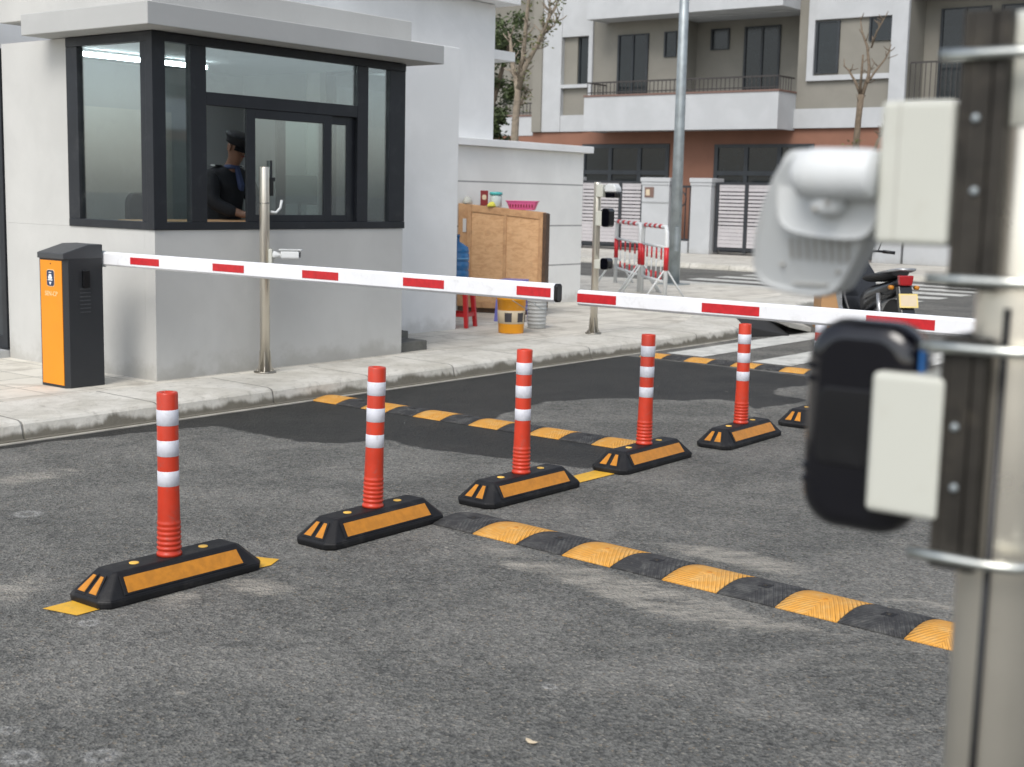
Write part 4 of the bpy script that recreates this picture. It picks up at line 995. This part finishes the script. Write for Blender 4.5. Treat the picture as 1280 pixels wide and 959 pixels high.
MB().box(-.09, .09, -.06, .06, 0, .012).build('foot', 'blackp', mn, bevel=.003)
MB().box(-.015, .015, -.012, .012, .012, .16).build('stem', 'blackp', mn)
MB().prism(rrect(0, .255, .30, .24, .01), -.02, .015, 'y', M=Matrix.Rotation(R(-8), 4, 'X')).build('screen', 'blackp', mn, bevel=.003)
ch = thing('office_chair', 'dark office chair left of the guard behind the booth glass', 'chair', (6.86, 8.92, FZ), R(200))
MB().prism(rrect(0, 0, .46, .44, .08), .62, .69, 'z').build('seat', 'cloth_navy', ch, bevel=.015)
MB().prism(rrect(0, .98, .34, .42, .10), -.24, -.19, 'y').build('backrest', 'cloth_navy', ch, bevel=.015)
MB().box(-.025, .025, -.26, -.235, .62, .95).build('back_support', 'blackp', ch)
MB().lathe([(.001, .08), (.025, .08), (.025, .62), (.001, .62)], n=14).build('gas_stem', 'steel', ch)
for k in range(5):
    a = R(72*k); MB().tube([(0, 0, .09), (.27*math.cos(a), .27*math.sin(a), .06)], [.022, .014], 8).build('foot', 'blackp', ch)
    MB().lathe([(.001, -.012), (.028, -.012), (.028, .012), (.001, .012)], (.27*math.cos(a), .27*math.sin(a), .029), 12, axis='y').build('castor', 'blackp', ch)
for s in (-1, 1): MB().tube([(s*.24, -.1, .66), (s*.26, -.1, .88), (s*.26, .1, .88)], .014, 8).build('armrest', 'blackp', ch)
cl = thing('ceiling_lamp', 'lit fluorescent tube under the booth ceiling', 'lamp', (6.95, 9.2, 2.545))
MB().box(-.62, .62, -.018, .018, .018, .038).build('housing', 'camw', cl, bevel=.003)
MB().lathe([(.001, -.6), (.016, -.6), (.016, .6), (.001, .6)], (0, 0, 0), 16, axis='x').build('tube', m_emit('lit_tube', (.88, .96, 1), 26), cl)

# ================================================================== THINGS ON THE PAVEMENT
wc = thing('wooden_cabinet', 'plywood cabinet with two door panels, standing against the boundary wall', 'cabinet', (12.44, 10.30, ZP), math.atan2(-.917, .40))
body_ = MB()
body_.prism([(-.16, .07), (1.06, .07), (1.06, 1.215), (-.16, 1.30)], .03, .17, 'y')
body_.build('carcass', 'ply_frame', wc, bevel=.004)
fm = MB()
fm.prism([(-.02, .06), (.04, .06), (.04, 1.285), (-.02, 1.29)], 0, .029, 'y').prism([(.50, .13), (.545, .13), (.545, 1.20), (.50, 1.20)], .001, .028, 'y').prism([(1.0, .06), (1.06, .06), (1.06, 1.21), (1.0, 1.215)], 0, .029, 'y')
fm.prism([(.041, 1.205), (.999, 1.135), (.999, 1.215), (.041, 1.284)], .0, .03, 'y').prism([(.041, .06), (.999, .06), (.999, .13), (.041, .13)], .0, .03, 'y')
fm.build('frame', 'ply_frame', wc, bevel=.003)
for x0, x1, za, zb in ((.041, .499, 1.203, 1.17), (.546, .999, 1.166, 1.136)):
    MB().prism([(x0, .131), (x1, .131), (x1, zb), (x0, za)], .012, .0285, 'y').build('door_panel', 'ply', wc)
MB().prism([(1.062, .05), (1.11, .05), (1.11, 1.20), (1.062, 1.21)], -.01, .18, 'y').build('side_post', 'ply_dark', wc, bevel=.003)
MB().box(-.14, 1.04, .03, .16, 0, .069).build('plinth', 'ply_dark', wc)
MB().box(-.09, -.04, .022, .0295, .96, 1.12).build('notice', 'paper', wc)
wc.scale = (.86, 1, 1); wc.location = (12.42, 10.345, ZP)
WM = Matrix.Translation((12.42, 10.345, ZP)) @ Matrix.Rotation(math.atan2(-.917, .40), 4, 'Z') @ Matrix.Diagonal((.86, 1, 1, 1))
def ontop(x, y=.09): 
    z = 1.30-(x+.16)*.085/1.22+.002; p = WM @ Vector((x, y, z)); return p
t = thing('tin', 'dark red rectangular tin standing on the wooden cabinet', 'tin', ontop(.19), R(-50))
MB().box(-.045, .045, -.03, .03, 0, .18).build('body', 'darkred', t, bevel=.005); MB().prism(rrect(0, .10, .05, .06, .02), -.0325, -.0305, 'y').build('label_patch', 'label_pale', t)
t = thing('jar', 'clear plastic jar with a turquoise lid on the wooden cabinet', 'jar', ontop(.36))
MB().lathe([(.001, 0), (.065, 0), (.07, .01), (.07, .125), (.06, .14), (.001, .14)]).build('body', 'jar', t); MB().lathe([(.001, .141), (.075, .141), (.075, .175), (.001, .178)]).build('lid', 'teal', t)
t = tag(MB().rings([[(.0+.07*math.cos(a)*k*(1+.25*math.sin(3*a)), .04*math.sin(a)*k, z) for a in [R(20*i) for i in range(18)]] for k, z in ((1, 0), (1.05, .02), (.6, .05), (.1, .06))]).build('cloth', 'limey'), 'crumpled yellow green cloth on the cabinet in front of the jar', 'cloth')
t.location = ontop(.33, .03)
t = thing('basket', 'pink plastic basket on the right half of the wooden cabinet', 'basket', ontop(.74), math.atan2(-.917, .40)+R(3))
m = MB().rings([[Vector((u, v, z)) for u, v in rrect(0, 0, w_, d_, .03)] for w_, d_, z in ((.30, .12, .0), (.37, .16, .095), (.39, .175, .097), (.39, .175, .107), (.36, .15, .107), (.29, .11, .012))], smooth=False); m.build('body', 'pink', t)
m = MB()
for k in range(9): m.box(-.14+k*.033, -.128+k*.033, -.078, -.07, .03, .065)
m.build('pattern', 'darkred', t)
t = tag(MB().rings([[(.06*math.cos(a)*k*(1+.2*math.sin(4*a)), .05*math.sin(a)*k, z) for a in [R(20*i) for i in range(18)]] for k, z in ((1, 0), (1.1, .02), (.75, .07), (.2, .09))]).build('plastic_bag', 'boxw'), 'crumpled white plastic bag at the left end of the wooden cabinet', 'bag')
t.location = ontop(-.05)

def stool(x, y, mat, label, h=.45, w=.28):
    t = thing('plastic_stool', label, 'stool', (x, y, ZP), R(20), 'low plastic stools')
    MB().prism(rrect(0, 0, w, w, .04), h-.03, h, 'z').build('seat', mat, t, bevel=.006)
    for sx in (-1, 1):
        for sy in (-1, 1):
            a = w/2-.025; m = MB(); b = w/2+.005
            m.rings([[(sx*b-.02, sy*b-.02, 0), (sx*b+.02, sy*b-.02, 0), (sx*b+.02, sy*b+.02, 0), (sx*b-.02, sy*b+.02, 0)], [(sx*a-.025, sy*a-.025, h-.031), (sx*a+.025, sy*a-.025, h-.031), (sx*a+.025, sy*a+.025, h-.031), (sx*a-.025, sy*a+.025, h-.031)]], smooth=False)
            m.build('leg', mat, t, bevel=.003)
    b = w/2-.005
    MB().box(-b+.02, b-.02, -b-.012, -b+.0, h*.28, h*.28+.04).box(-b+.02, b-.02, b, b+.012, h*.28, h*.28+.04).box(-b-.012, -b, -b+.02, b-.02, h*.28, h*.28+.04).box(b, b+.012, -b+.02, b-.02, h*.28, h*.28+.04).build('crossbar', mat, t)
    return t
stool(10.98, 9.26, 'red_plastic', 'red plastic stool under the blue water bottle', .42, .27)
t = thing('water_bottle', 'big blue water bottle standing on the red stool behind the wall end', 'water bottle', (10.93, 9.26, ZP+.424))
pr = [(.001, 0), (.125, 0), (.135, .012)]
for k in range(4): pr += [(.135, .02+.09*k), (.135, .085+.09*k), (.128, .092+.09*k), (.128, .10+.09*k)]
pr += [(.135, .385), (.12, .43), (.06, .47), (.03, .485), (.03, .53), (.001, .53)]
MB().lathe(pr).build('body', 'blue_water', t); MB().lathe([(.001, .531), (.034, .531), (.034, .56), (.001, .56)]).build('cap', 'blue_water', t)
MB().lathe([(.1285, .30), (.1365, .302), (.1365, .318), (.1285, .32)]).build('ring', 'blue_lt', t)
t = thing('jug', 'small dark blue jug standing on the shelf behind the big water bottle', 'jug', (11.05, 9.47, ZP+.424))
bpy.data.objects.remove(t)
stool(11.98, 9.30, 'lilac', 'lilac plastic stool behind the yellow bucket', .47, .29)
t = thing('bucket', 'yellow paint bucket with a dark label on the pavement in front of the lilac stool', 'bucket', (10.92, 8.50, ZP), R(40), 'paint buckets')
MB().lathe([(.001, 0), (.128, 0), (.130, .01), (.148, .34), (.155, .342), (.155, .375), (.146, .378), (.140, .37), (.126, .02), (.001, .02)]).build('body', 'paint_yellow', t)
MB().lathe([(.134, .10), (.1375, .102), (.145, .235), (.1425, .237)]).build('label_band', 'label_pale', t)
m = MB()
for a0 in (150, 205, 250):
    m.rings([[(.1405*math.cos(R(a)), .1405*math.sin(R(a)), .12) for a in range(a0, a0+31, 6)], [(.147*math.cos(R(a)), .147*math.sin(R(a)), .215) for a in range(a0, a0+31, 6)]], closed=False, caps=False)
m.build('label_print', 'label_dark', t)
MB().tube([(.155*math.cos(R(a)), -.156*abs(math.cos(0))*1.0+.0*a, .36-.11*math.sin(R(a))) if False else (.157*math.cos(R(a)), -.157*math.sin(R(a)), .35-.10*math.sin(R(a))) for a in range(0, 181, 12)], .0035, 6).build('handle', 'galv', t)
t = thing('bucket', 'pale grey ribbed bucket on the pavement right of the yellow one', 'bucket', (11.52, 8.62, ZP), R(10), 'paint buckets')
pr = [(.001, 0), (.095, 0)]
for k in range(7): pr += [(.097+.001*k, .02+.04*k), (.097+.001*k, .045+.04*k), (.102+.001*k, .048+.04*k), (.102+.001*k, .055+.04*k)]
MB().lathe(pr+[(.107, .31), (.10, .31), (.09, .02), (.001, .02)]).build('body', 'bucket_grey', t)
MB().tube([(.108*math.cos(R(a)), -.108*math.sin(R(a)), .29-.09*math.sin(R(a))) for a in range(0, 181, 12)], .003, 6).build('handle', 'galv', t)

# where the kerb ends: a black ramp piece and a pale slab leaning over it
m = MB().rings([[(-.12, .02, 0), (.42, -.30, 0), (1.35, .45, 0), (.95, .75, 0)], [(-.10, .03, .125), (.40, -.27, .012), (1.33, .44, .10), (.95, .73, .13)]], smooth=False)
o = m.build('kerb_ramp', 'rust_black', bevel=.01); o.location = (13.72, 7.22, 0); tag(o, 'black ramp piece in the gap between the kerb end and the pale slab', 'ramp')
m = MB().rings([[(0, 0, .10), (.62, .02, .0), (1.75, .85, .0), (1.15, 1.05, .12)], [(0, 0, .16), (.63, .02, .055), (1.76, .86, .055), (1.15, 1.06, .18)]], smooth=False)
o = m.build('concrete_slab', 'slab', bevel=.008); o.location = (14.10, 6.93, .004); tag(o, 'pale concrete slab lying tilted at the end of the kerb', 'slab')
t = thing('cardboard_box', 'brown cardboard box on the ground left of the motorbike', 'box', (15.35, 6.85, 0), R(32))
MB().box(-.38, .38, -.30, .30, 0, .46).build('body', 'carton', t, bevel=.004)
MB().box(-.38, .38, -.30, -.02, .461, .466).box(-.38, .38, .0, .30, .4612, .468).build('flap', 'carton', t)

# small litter on the asphalt
for nm, x, y, mat, sc, lab in (('dry_leaf', 2.905, 2.155, 'label_pale', .022, 'dry ochre leaf lying on the asphalt in the foreground'), ('pebble', 4.765, 1.985, 'slab', .012, 'small white pebble just beyond the near speed bump'),
        ('pebble', 4.74, 2.35, 'slab', .008, 'tiny pale stone beyond the near speed bump, left of the bigger pebble')):
    rnd = random.Random(int(x*100)); n = 9
    if nm == 'pebble': m = MB().rings([[(sc*k*math.cos(R(40*i))*rnd.uniform(.8, 1.2), sc*k*math.sin(R(40*i))*rnd.uniform(.8, 1.2), z*sc) for i in range(n)] for k, z in ((.7, 0), (1, .5), (.7, 1.0), (.2, 1.2))])
    else: m = MB().rings([[(sc*math.cos(R(40*i)), sc*.45*math.sin(R(40*i)), z+.3*abs(math.cos(R(40*i)))*sc) for i in range(n)] for z in (.001, .0022)], smooth=True)
    o = m.build(nm, mat); o.location = (x, y, .002); o.rotation_euler = (0, 0, x*7); tag(o, lab, nm.replace('_', ' '))

# ---- crowd barricades
def barricade(x, y, ang, L, label):
    t = thing('barricade', label, 'barricade', (x, y, ZP), ang, 'red and white crowd barricades')
    h = 1.02
    f = MB().tube([(0, 0, 0), (0, 0, h-.08), (.06, 0, h), (L-.06, 0, h), (L, 0, h-.08), (L, 0, 0)], .030, 8)
    f.tube([(0, 0, .26), (L, 0, .26)], .02, 8).tube([(0, 0, .74), (L, 0, .74)], .018, 8); f.build('frame', 'camw', t)
    for xx in (0, L): MB().lathe([(.0325, .42), (.035, .42), (.035, .74), (.0325, .74)], (xx, 0, 0), 12).build('red_sleeve', 'boom_red', t)
    n = 5
    for k in range(1, n):
        xx = L*k/n; b = MB().tube([(xx, 0, .26), (xx, 0, .74)], .011, 6).build('bar', 'camw', t)
        MB().lathe([(.0115, .28), (.013, .28), (.013, .38), (.0115, .38)], (xx, 0, 0), 8).build('red_sleeve', 'boom_red', b)
        MB().lathe([(.0115, .56), (.013, .56), (.013, .73), (.0115, .73)], (xx, 0, 0), 8).build('red_sleeve', 'boom_red', b)
    for k in range(4):
        xa = .12+(L-.24)*k/4; MB().tube([(xa+.02, 0, h), (xa+(L-.24)/8, 0, h)], .0335, 8).build('red_band', 'boom_red', t)
    for xx in (.0, L): MB().tube([(xx, -.30, .0), (xx, 0, .46), (xx, .30, 0)], .018, 8).build('foot', 'camw', t)
    return t
barricade(18.8, 12.45, math.atan2(-1.5, -1.6), 2.15, 'red and white crowd barricade farther from the lamp post, left one of the pair')
barricade(17.1, 10.85, math.atan2(-1.07, -1.07), 1.5, 'red and white crowd barricade right beside the lamp post')

# ---- lamp post
t = thing('lamp_post', 'tall grey galvanised lamp post beside the barricades', 'lamp post', (19.3, 11.62, ZP))
MB().lathe([(.10, .02), (.085, 2.5), (.062, 8.5), (.001, 8.5)], n=20).build('shaft', 'galv', t)
MB().box(-.2, .2, -.2, .2, 0, .02).build('base_plate', 'galv', t)
MB().box(-.093, -.03, -.093, -.04, .55, .95).build('hatch', 'galv', t, bevel=.006)
MB().tube([(0, 0, 8.4), (-.4, -.3, 8.7), (-1.3, -.9, 8.85)], .035, 8).build('arm', 'galv', t)
MB().prism(rrect(0, 0, .55, .22, .08), 8.8, 8.9, 'z', M=Matrix.Translation((-1.5, -1.05, 0)) @ Matrix.Rotation(R(35), 4, 'Z')).build('lantern', 'galv', t, bevel=.02)

# ---- motorbike: faces local -x; rear end towards +x
mo = thing('motorbike', 'parked black motorbike with red tail light and yellow plate, beyond the farther boom', 'motorbike', (13.40, 5.65, 0), R(-136))
def wheel(x):
    w_ = MB().lathe([(.215, -.028), (.27, -.034), (.292, -.018), (.295, 0), (.292, .018), (.27, .034), (.215, .028)], (0, 0, 0), 28, axis='y').build('wheel', 'tyre', mo, loc=(x, 0, .295))
    MB().lathe([(.20, -.024), (.218, -.027), (.218, .027), (.20, .024)], (0, 0, 0), 28, axis='y').build('rim', 'bike_silver', w_)
    m = MB().lathe([(.001, -.05), (.045, -.05), (.045, .05), (.001, .05)], (0, 0, 0), 14, axis='y')
    for k in range(10):
        a = R(36*k); m.tube([(.04*math.cos(a), 0, .04*math.sin(a)), (.205*math.cos(a), 0, .205*math.sin(a))], .006, 6)
    m.build('spokes', 'bike_silver', w_)
wheel(-.63); wheel(.60)
def loft(secs, name, mat, par, n=14):   # secs: (x, z, half width, half height)
    rg = [[(x, hw*math.cos(R(360*k/n)), z+hh*math.sin(R(360*k/n))) for k in range(n)] for x, z, hw, hh in secs]
    return MB().rings(rg, smooth=True).build(name, mat, par)
loft([(-.20, .44, .05, .12), (-.10, .52, .10, .13), (.10, .58, .13, .12), (.35, .64, .13, .10), (.62, .70, .10, .085), (.80, .76, .06, .06)], 'body', 'bike_black', mo)
loft([(-.12, .745, .06, .02), (-.02, .765, .12, .045), (.25, .79, .14, .05), (.52, .82, .13, .05), (.70, .855, .09, .035)], 'seat', 'bike_seat', mo)
sh_ = MB().rings([[(-.52, -.06, .98), (-.47, -.06, .99), (-.47, .06, .99), (-.52, .06, .98)], [(-.50, -.19, .80), (-.42, -.17, .80), (-.42, .17, .80), (-.50, .19, .80)], [(-.44, -.22, .55), (-.34, -.19, .55), (-.34, .19, .55), (-.44, .22, .55)], [(-.36, -.15, .32), (-.22, -.14, .30), (-.22, .14, .30), (-.36, .15, .32)]], smooth=False).build('leg_shield', 'bike_black', mo, bevel=.02, segs=3)
MB().prism([(-.46, .55), (-.40, .72), (-.37, .72), (-.33, .45), (-.22, .36), (-.26, .34), (-.37, .43)], -.232, -.205, 'y').build('trim', 'bike_silver', sh_)
for s in (-1, 1):
    MB().tube([(-.48, s*.03, 1.0), (-.44, s*.16, 1.03), (-.38, s*.31, 1.02)], .013, 8).tube([(-.41, s*.24, 1.025), (-.36, s*.36, 1.015)], .018, 8).build('handlebar', 'blackp', mo)
    mr = MB().tube([(-.44, s*.20, 1.03), (-.45, s*.25, 1.16)], .006, 6).build('mirror_stem', 'blackp', mo)
    MB().prism(rrect(s*.27, 1.20, .12, .075, .03), -.465, -.445, 'x').build('mirror', 'blackp', mr, bevel=.004)
    MB().tube([(-.60, s*.07, .30), (-.50, s*.06, .78)], .022, 8).build('fork', 'bike_silver', mo)
    MB().tube([(.58, s*.12, .32), (.48, s*.13, .64)], [.028, .022], 10).build('shock', 'bike_silver', mo)
    MB().lathe([(.001, -.03), (.022, -.03), (.022, .03), (.001, .03)], (.80, s*.13, .72), 10, axis='x').build('indicator', 'amber', mo)
loft([(-.60, .94, .05, .03), (-.55, .96, .11, .07), (-.46, .96, .10, .06)], 'headlight_cowl', 'bike_black', mo)
loft([(-.22, .28, .06, .06), (-.1, .32, .12, .10), (.06, .32, .12, .11), (.16, .34, .07, .08)], 'engine', 'bike_silver', mo)
MB().tube([(-.05, -.12, .25), (.2, -.17, .22), (.35, -.18, .27), (.75, -.18, .36)], [.02, .022, .04, .048], 12).build('exhaust', 'bike_silver', mo)
MB().tube([(.35, -.1, .83), (.72, -.11, .88), (.86, -.08, .90), (.88, 0, .90), (.86, .08, .90), (.72, .11, .88), (.35, .1, .83)], .014, 8).build('grab_rail', 'bike_silver', mo)
MB().prism([(-.06, .74), (.06, .74), (.075, .84), (-.075, .84)], .80, .87, 'x').build('taillight', 'taillight', mo, bevel=.012)
MB().prism([(.76, .72), (.84, .74), (.95, .50), (.99, .40), (.95, .38), (.86, .50)], -.07, .07, 'y').build('rear_fender', 'bike_black', mo, bevel=.01)
MB().box(-.002, .002, -.095, .095, -.07, .07, M=Matrix.Translation((.945, 0, .60)) @ Matrix.Rotation(R(-18), 4, 'Y')).build('number_plate', 'plate', mo)
m = MB().box(.0021, .0024, -.08, .08, -.055, .055, M=Matrix.Translation((.945, 0, .60)) @ Matrix.Rotation(R(-18), 4, 'Y'))
for r_ in (-.03, .03):
    for k in range(4): m.box(.0021, .003, -.07+k*.038, -.05+k*.038, r_-.016, r_+.016, M=Matrix.Translation((.945, 0, .60)) @ Matrix.Rotation(R(-18), 4, 'Y'))
m.build('plate_print', 'label_pale', mo)
MB().tube([(0, .10, .28), (.06, .24, .02)], .011, 8).build('side_stand', 'blackp', mo)
loft([(-.90, .36, .04, .02), (-.82, .52, .06, .03), (-.66, .61, .065, .03), (-.50, .58, .06, .03)], 'front_fender', 'bike_black', mo)

# ================================================================== TREES
def branchy(name, base, segs, mat, label, group=None, twigs=40, seed=1, frame=(.613, -.79)):
    """segs: lists of (lateral m, height m, radius m); lateral runs along `frame`"""
    t = thing(name, label, 'tree', base, group=group); rnd = random.Random(seed); ax = Vector((frame[0], frame[1], 0)); dp = Vector((-frame[1], frame[0], 0))
    def P(a, h, k=0): return ax*a+dp*k+Vector((0, 0, h))
    tips = []
    for i, s in enumerate(segs):
        k0 = 0; pts = []; rr = []
        for j, (a, h, r_) in enumerate(s):
            kk = (s[0][3] if len(s[0]) > 3 else 0) if False else 0
            pts.append(P(a, h, .12*j*(1 if i % 2 else -1) if i else 0)); rr.append(r_)
        MB().tube(pts, rr, 8).build('trunk' if i == 0 else 'limb', mat, t)
        if i: tips += [(pts[j], pts[j+1]) for j in range(len(pts)-1)]
    m = MB()
    for k in range(twigs):
        a, b = rnd.choice(tips); p = a.lerp(b, rnd.random()); d = Vector((rnd.uniform(-1, 1), rnd.uniform(-1, 1), rnd.uniform(.0, 1.1))).normalized()*rnd.uniform(.08, .24)
        m.tube([p, p+d*.6, p+d+Vector((0, 0, .03))], [.014, .011, .008], 5)
    m.build('crown', mat, t); return t, tips
def foliage(t, clumps, mat, n, size, seed=1, name='crown'):
    rnd = random.Random(seed); m = MB()
    for (c, r_) in clumps:
        sub = [Vector((rnd.gauss(0, .5), rnd.gauss(0, .5), rnd.gauss(0, .45)))*r_ for _ in range(14)]
        for k in range(n):
            q = rnd.choice(sub); p = Vector(c)+q+Vector((rnd.gauss(0, .16), rnd.gauss(0, .16), rnd.gauss(0, .13)))*r_
            a = Vector((rnd.uniform(-1, 1), rnd.uniform(-1, 1), rnd.uniform(-.6, .6))).normalized()*size*rnd.uniform(.6, 1.3); b = a.cross(Vector((rnd.uniform(-1, 1), rnd.uniform(-1, 1), rnd.uniform(-1, 1)))).normalized()*size*.4
            m.add([p-a, p+b, p+a, p-b], [(0, 1, 2, 3)])
    return m.build(name, mat, t)
t1, _tp = branchy("bare_tree", (27.98, 12.38, 0.125), [[(-0.04, 0.23, 0.1), (-0.02, 2.01, 0.085), (0.0, 2.72, 0.075), (0.02, 3.25, 0.07), (0.05, 3.74, 0.075)], [(0.05, 3.71, 0.04), (-0.07, 4.03, 0.03), (-0.19, 4.27, 0.022), (-0.28, 4.38, 0.014)], [(0.02, 3.74, 0.035), (0.0, 4.13, 0.028), (-0.02, 4.56, 0.02)], [(0.07, 3.74, 0.05), (0.21, 4.13, 0.042), (0.25, 4.34, 0.036), (0.21, 4.8, 0.028), (0.11, 5.12, 0.022), (0.09, 5.39, 0.012)], [(0.21, 4.73, 0.022), (0.27, 5.05, 0.02), (0.39, 5.33, 0.014)], [(0.16, 3.99, 0.03), (0.37, 4.27, 0.024), (0.58, 4.52, 0.02), (0.69, 4.7, 0.016), (0.76, 4.86, 0.01)], [(0.58, 4.52, 0.01), (0.76, 4.59, 0.006)], [(0.04, 3.6, 0.012), (0.18, 3.74, 0.006)], [(0.02, 3.53, 0.012), (-0.09, 3.74, 0.006)]], "bark", "bare lopped tree on the far pavement in front of the taupe house", "street trees", 30, 5)
foliage(t1, [((-.02, -.0, 2.75), .18), ((.1, -.1, 2.2), .1)], "leaf_dry", 26, .05, 2, "young_leaves")
t2, _tp = branchy("bare_tree", (28.49, 12.21, 0.125), [[(-0.04, 0.21, 0.05), (0.0, 1.68, 0.045), (0.04, 2.57, 0.04), (0.11, 2.82, 0.035)], [(0.11, 2.79, 0.028), (0.25, 3.04, 0.022), (0.43, 3.25, 0.014), (0.57, 3.36, 0.008)], [(0.14, 2.89, 0.02), (0.21, 3.14, 0.014), (0.25, 3.29, 0.008)], [(0.29, 3.07, 0.014), (0.46, 3.11, 0.008)]], "bark", "low bare sapling just right of the lopped tree, mostly behind the white camera", "street trees", 40, 8)
t3, _tp = branchy("street_tree", (19.72, 15.36, 0.125), [[(-0.04, -0.2, 0.09), (-0.01, 2.11, 0.075), (0.0, 2.53, 0.07), (0.01, 2.85, 0.065), (0.04, 3.27, 0.06), (0.0, 3.57, 0.05)], [(0.01, 3.45, 0.05), (-0.06, 3.72, 0.045), (-0.1, 4.04, 0.035), (-0.13, 4.34, 0.02)], [(0.04, 3.33, 0.06), (0.16, 3.72, 0.05), (0.34, 4.04, 0.035), (0.46, 4.31, 0.03), (0.61, 4.64, 0.02), (0.79, 4.97, 0.012)], [(0.34, 4.04, 0.025), (0.52, 4.37, 0.02), (0.58, 4.79, 0.015), (0.61, 5.53, 0.01)], [(0.04, 3.52, 0.05), (0.12, 3.9, 0.04), (0.16, 4.49, 0.035), (0.22, 5.09, 0.03), (0.27, 5.98, 0.02)], [(0.22, 5.09, 0.02), (0.37, 5.46, 0.015), (0.49, 6.13, 0.01)], [(0.46, 4.31, 0.016), (0.67, 4.46, 0.012), (0.77, 4.67, 0.008)], [(0.06, 3.0, 0.02), (0.16, 3.18, 0.014), (0.19, 3.33, 0.008)]], "bark_pale", "pale forked tree with sparse young leaves behind the white building", "street trees", 160, 11)
foliage(t3, [(((p[0]+p[1])/2), .16) for p in _tp[3:]], "leaf_dry", 24, .045, 4, "crown")
t4 = thing("leafy_tree", "dark green leafy tree showing only in the gap beside the white building", "tree", (21.6, 17.01, 0.125), group="street trees")
MB().tube([(-.25, .35, 0), (-.25, .35, 1.6), (-.15, .3, 3.2), (0, 0, 4.4)], [.10, .09, .06, .03], 8).build("trunk", "bark", t4)
foliage(t4, [((.05, .0, 4.45), .60), ((.0, .35, 3.6), .55), ((-.1, .3, 2.9), .5), ((.0, .2, 2.2), .4), ((.1, -.1, 1.6), .35), ((.0, .9, 4.3), .7), ((-.2, 1.0, 3.2), .7)], "leaf", 1500, .055, 9)
